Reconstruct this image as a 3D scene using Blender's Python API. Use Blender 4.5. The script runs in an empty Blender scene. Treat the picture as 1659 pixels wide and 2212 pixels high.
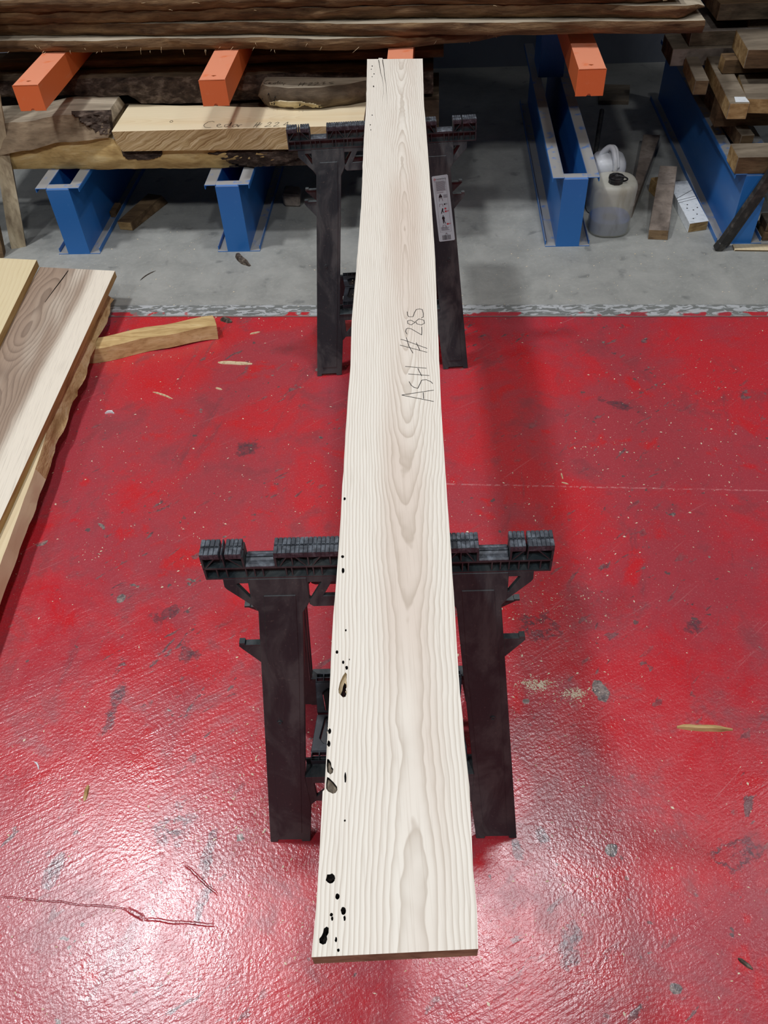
import bpy, bmesh, math, random
from mathutils import Vector, Matrix, noise
from mathutils.geometry import delaunay_2d_cdt

SC = bpy.context.scene
COL = SC.collection
# ------------------------------------------------------------------ camera
PITCH, ROLL, CAMH, FPX = 0.825, -0.0612, 1.6765, 1750.0
_c, _s = math.cos(PITCH), math.sin(PITCH)
_R, _U, _F = Vector((1, 0, 0)), Vector((0, _s, _c)), Vector((0, _c, -_s))
_cr, _sr = math.cos(ROLL), math.sin(ROLL)
CR, CU = _R * _cr + _U * _sr, _U * _cr - _R * _sr
cd = bpy.data.cameras.new('camera')
cam = bpy.data.objects.new('camera', cd)
COL.objects.link(cam)
cam.matrix_world = Matrix(((CR.x, CU.x, -_F.x, 0), (CR.y, CU.y, -_F.y, 0), (CR.z, CU.z, -_F.z, CAMH), (0, 0, 0, 1)))
cd.sensor_fit = 'VERTICAL'
cd.sensor_height = 24.0
cd.lens = 24.0 * FPX / 2212.0
cd.clip_start = 0.02
SC.camera = cam
# ------------------------------------------------------------------ light of the hall: dim ambient and a grid of ceiling lamps
W = bpy.data.worlds.new('hall')
SC.world = W
W.use_nodes = True
W.node_tree.nodes['Background'].inputs[0].default_value = (0.93, 0.96, 1.0, 1)
W.node_tree.nodes['Background'].inputs[1].default_value = 0.003
SC.view_settings.view_transform = 'Standard'
SC.view_settings.look = 'None'
SC.view_settings.gamma = 1.0
SC.view_settings.use_curve_mapping = False
SC.view_settings.exposure = 0.0
LAMP_W = 72.0
LAMP_H = 6.0


def lamp(x, y, p):
    l = bpy.data.lights.new('ceiling_lamp', 'AREA')
    l.shape = 'RECTANGLE'
    l.size, l.size_y = 0.36, 0.36
    l.energy = p
    l.color = (0.95, 0.955, 1.0)
    o = bpy.data.objects.new('ceiling_lamp', l)
    o.location = (x, y, LAMP_H)
    COL.objects.link(o)


for lx, ly, lp in ((-2.35, 2.3, 1.9), (0.8, 2.3, 1.05), (4.0, 2.3, .3), (-5.2, 2.3, .7),
                   (-2.35, -2.2, 1.45), (0.8, -2.2, 1.3), (4.0, -2.2, .3), (-5.2, -2.2, .3)):
    lamp(lx, ly, LAMP_W * lp)

# ------------------------------------------------------------------ helpers
rnd = random.Random(7)


def tag(o, label=None, cat=None, group=None, kind=None):
    if label: o['label'] = label
    if cat: o['category'] = cat
    if group: o['group'] = group
    if kind: o['kind'] = kind
    return o


def empty(name, loc, rz=0.0):
    o = bpy.data.objects.new(name, None)
    o.location = loc
    o.rotation_euler = (0, 0, rz)
    o.empty_display_size = .05
    COL.objects.link(o)
    return o


def copy_tree(o, parent=None):
    c = o.copy()
    COL.objects.link(c)
    if parent: c.parent = parent
    for ch in list(o.children):
        copy_tree(ch, c)
    return c


def in_poly(x, y, pts):
    c = False
    j = len(pts) - 1
    for i in range(len(pts)):
        a, b = pts[i], pts[j]
        if (a[1] > y) != (b[1] > y) and x < (b[0] - a[0]) * (y - a[1]) / (b[1] - a[1]) + a[0]: c = not c
        j = i
    return c


def fill(outer, holes):
    """triangles of an outline with openings: points, faces, and for each point the index of the loop point it came from"""
    vs, es = [], []
    for lz in [outer] + list(holes):
        i0, k = len(vs), len(lz)
        vs += [Vector(p) for p in lz]
        es += [(i0 + i, i0 + (i + 1) % k) for i in range(k)]
    r = delaunay_2d_cdt(vs, es, [], 0, 1e-7)
    out = []
    for f in r[2]:
        x = sum(r[0][i].x for i in f) / len(f); y = sum(r[0][i].y for i in f) / len(f)
        if in_poly(x, y, outer) and not any(in_poly(x, y, h) for h in holes): out.append(tuple(f))
    return r[0], out, r[3]


class MB:
    """collects faces for one mesh object"""

    def __init__(s):
        s.v, s.f, s.m = [], [], []

    def add(s, vs, fs, m=0):
        b = len(s.v)
        s.v += [tuple(p) for p in vs]
        for f in fs:
            s.f.append(tuple(b + i for i in f))
            s.m.append(m)

    def box(s, x0, x1, y0, y1, z0, z1, m=0, fn=None):
        p = [(x, y, z) for z in (z0, z1) for y in (y0, y1) for x in (x0, x1)]
        if fn: p = [fn(*q) for q in p]
        s.add(p, [(0, 2, 3, 1), (4, 5, 7, 6), (0, 1, 5, 4), (2, 6, 7, 3), (0, 4, 6, 2), (1, 3, 7, 5)], m)

    def bar(s, a, b, w, h, m=0, up=(0, 0, 1)):
        """square bar between two points"""
        a, b = Vector(a), Vector(b)
        d = (b - a).normalized()
        x = d.cross(Vector(up))
        if x.length < 1e-5: x = d.cross(Vector((1, 0, 0)))
        x.normalize()
        y = x.cross(d)
        p = []
        for q in (a, b):
            for i, j in ((-1, -1), (1, -1), (1, 1), (-1, 1)):
                p.append(q + x * (i * w / 2) + y * (j * h / 2))
        s.add(p, [(0, 1, 2, 3), (7, 6, 5, 4), (0, 4, 5, 1), (1, 5, 6, 2), (2, 6, 7, 3), (3, 7, 4, 0)], m)

    def tube(s, pts, r, n=8, m=0, closed=False):
        pts = [Vector(p) for p in pts]
        k = len(pts)
        rr = r if isinstance(r, (list, tuple)) else [r] * k
        b = len(s.v)
        px = None
        for i, p in enumerate(pts):
            d = (pts[(i + 1) % k] - pts[i - 1]) if closed else (pts[min(i + 1, k - 1)] - pts[max(i - 1, 0)])
            d.normalize()
            x = (px - d * px.dot(d)) if px is not None else d.cross(Vector((.13, .27, .95)))
            x.normalize()
            px = x
            y = d.cross(x)
            for j in range(n):
                t = 2 * math.pi * j / n
                s.v.append(tuple(p + (x * math.cos(t) + y * math.sin(t)) * rr[i]))
        for i in range(k if closed else k - 1):
            i2 = (i + 1) % k
            for j in range(n):
                j2 = (j + 1) % n
                s.f.append((b + i * n + j, b + i * n + j2, b + i2 * n + j2, b + i2 * n + j))
                s.m.append(m)
        if not closed:
            s.f.append(tuple(b + j for j in reversed(range(n)))); s.m.append(m)
            s.f.append(tuple(b + (k - 1) * n + j for j in range(n))); s.m.append(m)

    def rings(s, rings, m=0, cap=True, closed=True):
        """loft of equal rings; m may be a function (ring index, point index)"""
        b = len(s.v)
        n = len(rings[0])
        for r in rings: s.v += [tuple(p) for p in r]
        for i in range(len(rings) - 1):
            for j in range(n if closed else n - 1):
                j2 = (j + 1) % n
                s.f.append((b + i * n + j, b + i * n + j2, b + (i + 1) * n + j2, b + (i + 1) * n + j))
                s.m.append(m(i, j) if callable(m) else m)
        if cap:
            mm = m(-1, 0) if callable(m) else m
            s.f.append(tuple(b + j for j in reversed(range(n)))); s.m.append(mm)
            s.f.append(tuple(b + (len(rings) - 1) * n + j for j in range(n))); s.m.append(mm)

    def prism(s, outer, holes, fn, t0, t1, m=0, mside=None, mhole=None):
        """2D outline with holes, extruded from t1 (front) to t0 (back); fn(a, b, t) gives the point"""
        pv, pf, orig = fill(outer, holes)
        n = len(pv)
        P = [fn(p.x, p.y, t1) for p in pv] + [fn(p.x, p.y, t0) for p in pv]
        F, M = [], []
        cnt = {}
        for f in pf:
            F.append(tuple(f)); M.append(m)
            F.append(tuple(n + i for i in reversed(f))); M.append(m)
            for k in range(len(f)):
                cnt[(f[k], f[(k + 1) % len(f)])] = 1
        no = len(outer)
        for (a, b_) in list(cnt):
            if (b_, a) not in cnt:
                oa = min(orig[a]) if orig[a] else 0
                F.append((b_, a, n + a, n + b_))
                M.append((mside if mside is not None else m) if oa < no else (mhole if mhole is not None else m))
        b0 = len(s.v)
        s.v += [tuple(p) for p in P]
        for f, mm in zip(F, M):
            s.f.append(tuple(b0 + i for i in f)); s.m.append(mm)

    def build(s, name, mats, parent=None, smooth=False, bevel=0.0, loc=None, rz=0.0, seg=1, angle=0.6):
        me = bpy.data.meshes.new(name)
        me.from_pydata(s.v, [], s.f)
        if not isinstance(mats, (list, tuple)): mats = [mats]
        for mt in mats: me.materials.append(mt)
        me.polygons.foreach_set('material_index', s.m)
        bm = bmesh.new()
        bm.from_mesh(me)
        bmesh.ops.remove_doubles(bm, verts=bm.verts, dist=1e-6)
        bmesh.ops.recalc_face_normals(bm, faces=bm.faces)
        if bevel:
            ed = [e for e in bm.edges if len(e.link_faces) == 2 and e.calc_face_angle(0) > angle]
            bmesh.ops.bevel(bm, geom=ed, offset=bevel, segments=seg, profile=.5, affect='EDGES', clamp_overlap=True)
        bm.to_mesh(me)
        bm.free()
        if smooth:
            me.polygons.foreach_set('use_smooth', [True] * len(me.polygons))
            if smooth != 'all':
                try: me.set_sharp_from_angle(angle=0.7)
                except Exception: pass
        o = bpy.data.objects.new(name, me)
        COL.objects.link(o)
        if parent: o.parent = parent
        if loc is not None: o.location = loc
        o.rotation_euler = (0, 0, rz)
        return o


def nz(x, y=0.0, z=0.0):
    return noise.noise(Vector((x, y, z)))


# the storage rack stands a little turned: (u along its front, v into it, z up)
RA, RY = -0.0883, 2.9881
RU, RV = Vector((math.cos(RA), math.sin(RA), 0)), Vector((-math.sin(RA), math.cos(RA), 0))


def rk(u, v, z=0.0):
    return Vector((0, RY, 0)) + RU * u + RV * v + Vector((0, 0, z))


# ------------------------------------------------------------------ node helpers
class NB:
    def __init__(s, name):
        s.mat = bpy.data.materials.new(name)
        s.mat.use_nodes = True
        s.t = s.mat.node_tree
        s.b = s.t.nodes['Principled BSDF']
        s.co = None

    def n(s, kind, **kw):
        x = s.t.nodes.new(kind)
        for k, v in kw.items(): setattr(x, k, v)
        return x

    def put(s, sock, v):
        if hasattr(v, 'is_output'): s.t.links.new(v, sock)
        elif isinstance(v, (tuple, list)) and len(v) == 3 and sock.type == 'RGBA': sock.default_value = (*v, 1)
        else: sock.default_value = v

    def obj(s):
        if s.co is None: s.co = s.n('ShaderNodeTexCoord').outputs['Object']
        return s.co

    def m(s, op, a, b=0.0, c=0.0, clamp=False):
        x = s.n('ShaderNodeMath', operation=op, use_clamp=clamp)
        s.put(x.inputs[0], a); s.put(x.inputs[1], b)
        if len(x.inputs) > 2: s.put(x.inputs[2], c)
        return x.outputs[0]

    def map(s, vec, sc=(1, 1, 1), loc=(0, 0, 0), rot=(0, 0, 0)):
        x = s.n('ShaderNodeMapping')
        s.put(x.inputs[0], vec)
        x.inputs[1].default_value = loc; x.inputs[2].default_value = rot; x.inputs[3].default_value = sc
        return x.outputs[0]

    def rmap(s, vec, sc, ang):
        """turns the coordinates first and stretches them after"""
        return s.map(s.map(vec, rot=(0, 0, ang)), sc)

    def noise(s, vec, scale, detail=3.0, rough=.55, dist=0.0, out=0):
        x = s.n('ShaderNodeTexNoise')
        s.put(x.inputs['Vector'], vec)
        x.inputs['Scale'].default_value = scale; x.inputs['Detail'].default_value = detail
        x.inputs['Roughness'].default_value = rough; x.inputs['Distortion'].default_value = dist
        return x.outputs[out]

    def voro(s, vec, scale, rand=1.0, feature='F1', out='Distance'):
        x = s.n('ShaderNodeTexVoronoi', feature=feature)
        s.put(x.inputs['Vector'], vec)
        x.inputs['Scale'].default_value = scale; x.inputs['Randomness'].default_value = rand
        return x.outputs[out]

    def sep(s, vec):
        x = s.n('ShaderNodeSeparateXYZ'); s.put(x.inputs[0], vec)
        return x.outputs

    def comb(s, x_, y_, z_=0.0):
        x = s.n('ShaderNodeCombineXYZ')
        s.put(x.inputs[0], x_); s.put(x.inputs[1], y_); s.put(x.inputs[2], z_)
        return x.outputs[0]

    def ss(s, v, a, b):
        x = s.n('ShaderNodeMapRange', interpolation_type='SMOOTHSTEP')
        s.put(x.inputs[0], v); s.put(x.inputs[1], a); s.put(x.inputs[2], b)
        return x.outputs[0]

    def mix(s, f, a, b, blend='MIX'):
        x = s.n('ShaderNodeMix', data_type='RGBA', blend_type=blend)
        s.put(x.inputs[0], f); s.put(x.inputs[6], a); s.put(x.inputs[7], b)
        return x.outputs[2]

    def ramp(s, f, stops, interp='LINEAR'):
        x = s.n('ShaderNodeValToRGB')
        s.put(x.inputs[0], f)
        cr = x.color_ramp
        cr.interpolation = interp
        while len(cr.elements) < len(stops): cr.elements.new(.5)
        for e, (p, c) in zip(cr.elements, stops):
            e.position = p; e.color = (*c, 1)
        return x.outputs[0]

    def bump(s, h, strength=.5, dist=.002, nrm=None):
        x = s.n('ShaderNodeBump')
        s.put(x.inputs['Height'], h); x.inputs['Strength'].default_value = strength; x.inputs['Distance'].default_value = dist
        if nrm is not None: s.put(x.inputs['Normal'], nrm)
        return x.outputs[0]

    def out(s, col, rough=.6, nrm=None, spec=.5, metal=0.0):
        s.put(s.b.inputs['Base Color'], col); s.put(s.b.inputs['Roughness'], rough)
        s.put(s.b.inputs['Specular IOR Level'], spec); s.put(s.b.inputs['Metallic'], metal)
        if nrm is not None: s.put(s.b.inputs['Normal'], nrm)
        return s.mat


def lin(r, g, b):
    f = lambda c: (c / 255 / 12.92) if c <= 10 else (((c / 255) + .055) / 1.055) ** 2.4
    return (f(r), f(g), f(b))


# ------------------------------------------------------------------ materials
def mat_board(name, lo, hi, heart, axis='Y', xc=.02, freq=95.0, con=.5, wob=1.0, wear=None, depth=.05, seed=0.0, fine=.25, sc=1.0, heartw=.06, rough=.55, zref=0.0, slope=0.0, cprof=None):
    """plain-sawn plank: growth rings cut lengthwise give straight lines at the sides and cathedrals in the middle"""
    b = NB(name)
    p = b.sep(b.obj())
    x, y, z = (p[0], p[1], p[2]) if axis == 'Y' else (p[1], p[0], p[2])
    w1 = b.noise(b.comb(b.m('MULTIPLY', x, 6 * sc), b.m('MULTIPLY', y, 2.2 * sc), seed), 1.0, 2)
    w2 = b.noise(b.comb(b.m('MULTIPLY', x, 30 * sc), b.m('MULTIPLY', y, 5 * sc), seed + 3), 1.0, 3)
    cy = b.noise(b.comb(seed + 5, b.m('MULTIPLY', y, 1.35 * sc), 0), 1.0, 2, .5)
    xx = b.m('ADD', b.m('SUBTRACT', x, b.m('ADD', b.m('MULTIPLY', y, slope), xc)), b.m('MULTIPLY', b.m('SUBTRACT', w1, .5), .020 * wob))
    xx = b.m('ADD', xx, b.m('MULTIPLY', b.m('SUBTRACT', w2, .5), .009 * wob))
    c = b.m('ADD', b.m('MULTIPLY', b.m('SUBTRACT', cy, .5), depth * 3.2), depth * .75)
    if cprof:
        ya, yb, cm = cprof[0][0], cprof[-1][0], max(k[1] for k in cprof)
        t = b.m('DIVIDE', b.m('SUBTRACT', y, ya), yb - ya)
        c = b.m('MULTIPLY', b.ramp(t, [((k[0] - ya) / (yb - ya), (k[1] / cm,) * 3) for k in cprof], 'B_SPLINE'), cm)
        jig = b.noise(b.comb(b.m('MULTIPLY', x, 14), b.m('MULTIPLY', y, 9), seed), 1.0, 3)
        c = b.m('ADD', c, b.m('MULTIPLY', b.m('SUBTRACT', jig, .5), .009))
    c = b.m('ADD', c, b.m('MULTIPLY', b.m('SUBTRACT', z, zref), .6))
    r = b.m('SQRT', b.m('ADD', b.m('MULTIPLY', xx, xx), b.m('MULTIPLY', c, c)))
    ph = b.m('FRACT', b.m('MULTIPLY', r, freq))
    ring = b.m('POWER', ph, 2.5)
    edge = b.ss(ph, 1.0, .88)
    ring = b.m('MULTIPLY', ring, edge)
    fib = b.noise(b.comb(b.m('MULTIPLY', x, 420), b.m('MULTIPLY', y, 9), z), 1.0, 2)
    pat = b.noise(b.comb(b.m('MULTIPLY', x, 9), b.m('MULTIPLY', y, 1.5), seed + 9), 1.0, 2)
    col = b.mix(b.m('MULTIPLY', b.ss(b.m('ABSOLUTE', xx), heartw, heartw * (.3 if heartw < .1 else .7)), b.ss(pat, .3, .65) if heartw < .1 else b.ss(pat, .1, .5)), hi, heart)
    if heartw > .1: con = b.m('MULTIPLY', b.ss(b.m('ABSOLUTE', xx), heartw * 1.1, heartw * .6), con)
    col = b.mix(b.m('MULTIPLY', ring, con), col, lo)
    col = b.mix(b.m('MULTIPLY', b.ss(fib, .5, .75), fine), col, lo)
    if wear: col = b.mix(b.m('MULTIPLY', b.ss(pat, .5, .75), wear[1]), col, wear[0])
    return b.out(col, rough, b.bump(fib, .12, .001), .3)


def mat_rough(name, c1, c2, c3, scale=(3, 14, 14), bump=.6, dist=.006, rough=.8, det=5, streak=.5):
    """rough sawn or weathered wood and bark: streaks along the local X axis"""
    b = NB(name)
    v = b.map(b.obj(), scale)
    a = b.noise(v, 1.0, det, .6, .4)
    v2 = b.map(b.obj(), (scale[0] * 3.1, scale[1] * 6, scale[2] * 6))
    d = b.noise(v2, 1.0, 4, .65)
    col = b.ramp(a, [(.3, c1), (.52, c2), (.72, c3)])
    col = b.mix(b.m('MULTIPLY', b.ss(d, .5, .72), streak), col, c1)
    h = b.m('ADD', b.m('MULTIPLY', a, .6), b.m('MULTIPLY', d, .5))
    return b.out(col, rough, b.bump(h, bump, dist), .25)


def mat_plain(name, c, c2=None, rough=.5, sc=30, lo=.45, hi=.7, bump=0.0, spec=.5, metal=0.0, f=1.0):
    b = NB(name)
    a = b.noise(b.obj(), sc, 4, .6)
    col = b.mix(b.m('MULTIPLY', b.ss(a, lo, hi), f), c, c2 or c)
    return b.out(col, rough, b.bump(a, bump, .002) if bump else None, spec, metal)


def mat_dusty(name, c, dust, scratch, rough=.4, amount=.8, spec=.5):
    """paint with dust that has settled on upward faces"""
    b = NB(name)
    g = b.n('ShaderNodeNewGeometry')
    nzv = b.sep(g.outputs['Normal'])[2]
    a = b.noise(b.obj(), 22, 4, .6)
    d = b.noise(b.map(b.obj(), (60, 8, 60)), 1.0, 3, .6)
    up = b.m('MULTIPLY', b.ss(nzv, .6, .95), b.ss(a, .22, .46))
    col = b.mix(b.m('MULTIPLY', b.ss(d, .58, .75), .35), c, scratch)
    col = b.mix(b.m('MULTIPLY', up, amount), col, dust)
    return b.out(col, b.m('ADD', rough, b.m('MULTIPLY', up, .3)), None, spec)


M = {}
M['ash'] = mat_board('ash_wood', lin(178, 162, 142), lin(244, 238, 224), lin(228, 214, 198), xc=.043, freq=235, con=.72, depth=.066, seed=1.7, cprof=[(-1.30, .046), (-.97, .056), (-.80, .049), (-.52, .036), (-.25, .012), (-.09, .003), (.2, .008), (.6, .018), (.93, .036), (1.28, .012)], zref=.7755, slope=.054)
M['ash_edge'] = mat_rough('ash_edge', lin(150, 128, 98), lin(205, 186, 150), lin(232, 220, 192), (20, 4, 30), .3, .002)
M['ash_end'] = mat_rough('ash_end_grain', lin(120, 95, 70), lin(165, 140, 110), lin(190, 165, 130), (30, 30, 60), .2, .001)
M['hole'] = mat_plain('knot_hole', lin(28, 24, 22), lin(66, 54, 44), .8, 300)
M['knot'] = mat_rough('knot_wood', lin(62, 54, 44), lin(120, 108, 92), lin(172, 160, 138), (160, 60, 60), .6, .002, .6)
M['ink'] = mat_plain('marker_ink', lin(42, 40, 40), lin(88, 82, 76), .6, 500, .45, .8)
M['ink_faint'] = mat_plain('pencil_mark', lin(60, 52, 44), lin(90, 80, 66), .6, 400)
M['plastic'] = None


def mat_black():
    b = NB('black_plastic')
    a = b.noise(b.map(b.obj(), (16, 16, 6)), 1.0, 5, .62, .8)
    d = b.noise(b.map(b.obj(), (220, 220, 8)), 1.0, 3, .6)
    s = b.noise(b.obj(), 140, 3, .6)
    col = b.mix(b.ss(a, .40, .66), lin(44, 54, 58), lin(82, 88, 88))
    col = b.mix(b.m('MULTIPLY', b.ss(d, .6, .8), .25), col, lin(120, 112, 104))
    col = b.mix(b.m('MULTIPLY', b.ss(s, .62, .76), .22), col, lin(150, 140, 130))
    r = b.m('ADD', .38, b.m('MULTIPLY', a, .3))
    return b.out(col, r, b.bump(b.m('ADD', s, d), .08, .001), .45)


M['plastic'] = mat_black()
M['plastic_grey'] = mat_plain('worn_grip_plastic', lin(52, 57, 64), lin(104, 112, 120), .5, 90, .42, .75, .15)
M['tray'] = mat_plain('tray_plastic', lin(44, 50, 58), lin(80, 88, 96), .5, 60, .5, .8)
M['tray_dark'] = mat_plain('tray_recess', lin(28, 32, 38), lin(44, 50, 58), .35, 60, .5, .8)
M['blue'] = mat_dusty('blue_rack_paint', lin(48, 122, 200), lin(160, 158, 150), lin(76, 142, 210), .38, .95)
M['orange'] = mat_dusty('orange_rack_paint', lin(242, 124, 70), lin(232, 168, 138), lin(246, 150, 106), .36, .55)
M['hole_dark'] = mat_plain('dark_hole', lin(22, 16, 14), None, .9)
M['slab_top'] = mat_rough('weathered_slab_top', lin(122, 112, 96), lin(176, 164, 142), lin(206, 194, 170), (2.5, 22, 22), .3, .003)
M['slab_edge'] = mat_rough('waney_brown_edge', lin(62, 44, 28), lin(112, 86, 58), lin(150, 122, 86), (5, 30, 42), .9, .008)
M['slab_end'] = mat_rough('pale_broken_end', lin(150, 134, 100), lin(200, 186, 148), lin(226, 214, 178), (12, 30, 30), .5, .004)
M['bark'] = mat_rough('dark_bark', lin(36, 28, 24), lin(84, 70, 60), lin(140, 124, 110), (22, 40, 40), 1.0, .014, .75)
M['flitch_face'] = mat_rough('barked_log_face', lin(146, 112, 64), lin(216, 186, 124), lin(240, 220, 166), (5, 18, 18), .5, .005)
M['flitch_grey'] = mat_rough('grey_log_face', lin(86, 72, 56), lin(136, 118, 94), lin(168, 150, 122), (5, 16, 16), .5, .005)
M['rear_log'] = mat_rough('rear_log_face', lin(64, 54, 42), lin(104, 90, 72), lin(140, 124, 102), (6, 16, 16), .7, .008)
M['cedar'] = mat_board('cedar_sawn', lin(210, 182, 134), lin(242, 228, 192), lin(236, 216, 174), axis='X', zref=.442, xc=.2, freq=110, con=.35, depth=.06, seed=4.2, fine=.12)
M['walnut'] = mat_board('figured_plank', lin(92, 74, 62), lin(246, 236, 216), lin(172, 150, 130), xc=-1.33, slope=.066, zref=.125, freq=105, con=.62, depth=.075, seed=8.3, heartw=.15, wob=2.0)
M['sapwood'] = mat_board('pale_plank', lin(206, 178, 128), lin(236, 220, 178), lin(230, 208, 164), xc=-1.5, zref=.152, freq=60, con=.3, depth=.1, seed=2.2, heartw=.05)
M['cream'] = mat_board('cream_slab', lin(206, 178, 130), lin(234, 216, 176), lin(226, 204, 160), xc=-1.2, zref=.1, freq=60, con=.3, depth=.1, seed=6.1)
M['bark_edge'] = mat_rough('torn_bast_edge', lin(158, 118, 72), lin(212, 178, 128), lin(236, 214, 170), (26, 9, 30), .9, .006)
M['saw_edge'] = mat_rough('sawn_plank_edge', lin(146, 114, 68), lin(188, 154, 100), lin(208, 178, 124), (40, 3, 60), .25, .002)
M['beam'] = mat_rough('offcut_beam', lin(162, 126, 78), lin(212, 182, 126), lin(230, 206, 154), (6, 30, 30), .35, .003)
M['post'] = mat_rough('weathered_post', lin(122, 106, 84), lin(196, 180, 148), lin(228, 216, 186), (16, 16, 3.5), .6, .005)
M['grey_wood'] = mat_rough('grey_old_board', lin(92, 82, 74), lin(142, 130, 118), lin(172, 160, 148), (8, 8, 8), .4, .003)
M['brown_wood'] = mat_rough('brown_timber', lin(70, 54, 38), lin(112, 90, 64), lin(146, 122, 90), (5, 20, 20), .4, .004)
M['tan_wood'] = mat_rough('tan_timber_end', lin(132, 104, 66), lin(176, 146, 98), lin(204, 178, 130), (14, 30, 40), .35, .003)
M['dust_wood'] = mat_rough('dusty_timber_top', lin(98, 88, 74), lin(134, 122, 104), lin(160, 148, 128), (4, 12, 12), .3, .003)
M['white_paint'] = mat_plain('white_painted_wood', lin(232, 238, 240), lin(196, 206, 208), .55, 60, .5, .75)
M['chip'] = mat_plain('wood_chip', lin(226, 206, 166), lin(186, 158, 112), .7, 120)
M['sawdust'] = mat_plain('sawdust', lin(238, 224, 196), lin(214, 192, 154), .8, 40)
M['dark_chip'] = mat_rough('bark_scrap', lin(44, 38, 32), lin(92, 82, 72), lin(150, 138, 122), (60, 60, 60), .8, .004)
M['steel'] = mat_plain('dark_steel', lin(46, 46, 44), lin(96, 92, 86), .5, 30, .45, .75, spec=.5)
M['green_steel'] = mat_plain('dull_green_steel', lin(52, 64, 56), lin(96, 104, 92), .5, 30)
M['sticker'] = mat_plain('sticker_paper', lin(208, 238, 242), lin(198, 226, 232), .35, 14)
M['print_grey'] = mat_plain('grey_print', lin(132, 132, 140), None, .5)
M['print_black'] = mat_plain('black_print', lin(34, 34, 40), None, .5)
M['print_red'] = mat_plain('red_print', lin(196, 72, 82), None, .5)
M['cap'] = mat_plain('black_cap_plastic', lin(24, 24, 25), lin(50, 50, 50), .42, 60)
M['hose'] = mat_plain('dark_hose', lin(40, 40, 38), lin(70, 68, 62), .5, 40)
M['wall'] = mat_plain('grey_wall_paint', lin(132, 140, 152), lin(118, 126, 138), .7, 3)


def mat_jug(name, c1, c2, clear, rough=.35):
    b = NB(name)
    a = b.noise(b.map(b.obj(), (14, 14, 5)), 1.0, 5, .6, .5)
    col = b.mix(b.ss(a, .5, .75), c1, c2)
    b.out(col, rough, b.bump(a, .2, .003), .5)
    tr = b.n('ShaderNodeBsdfTransparent')
    tl = b.n('ShaderNodeBsdfTranslucent')
    b.put(tl.inputs[0], col)
    m1 = b.n('ShaderNodeMixShader'); m1.inputs[0].default_value = .12
    b.t.links.new(b.b.outputs[0], m1.inputs[1]); b.t.links.new(tl.outputs[0], m1.inputs[2])
    m2 = b.n('ShaderNodeMixShader'); m2.inputs[0].default_value = clear
    b.t.links.new(m1.outputs[0], m2.inputs[1]); b.t.links.new(tr.outputs[0], m2.inputs[2])
    b.t.links.new(m2.outputs[0], b.t.nodes['Material Output'].inputs[0])
    return b.mat


M['jug'] = mat_jug('cloudy_jerrycan_plastic', lin(244, 242, 222), lin(214, 206, 178), .52)
M['jug_white'] = mat_jug('white_jug_plastic', lin(236, 240, 242), lin(214, 214, 208), .05)
M['liquid'] = mat_plain('blue_liquid', lin(52, 92, 160), lin(62, 100, 160), .2, 5)


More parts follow.
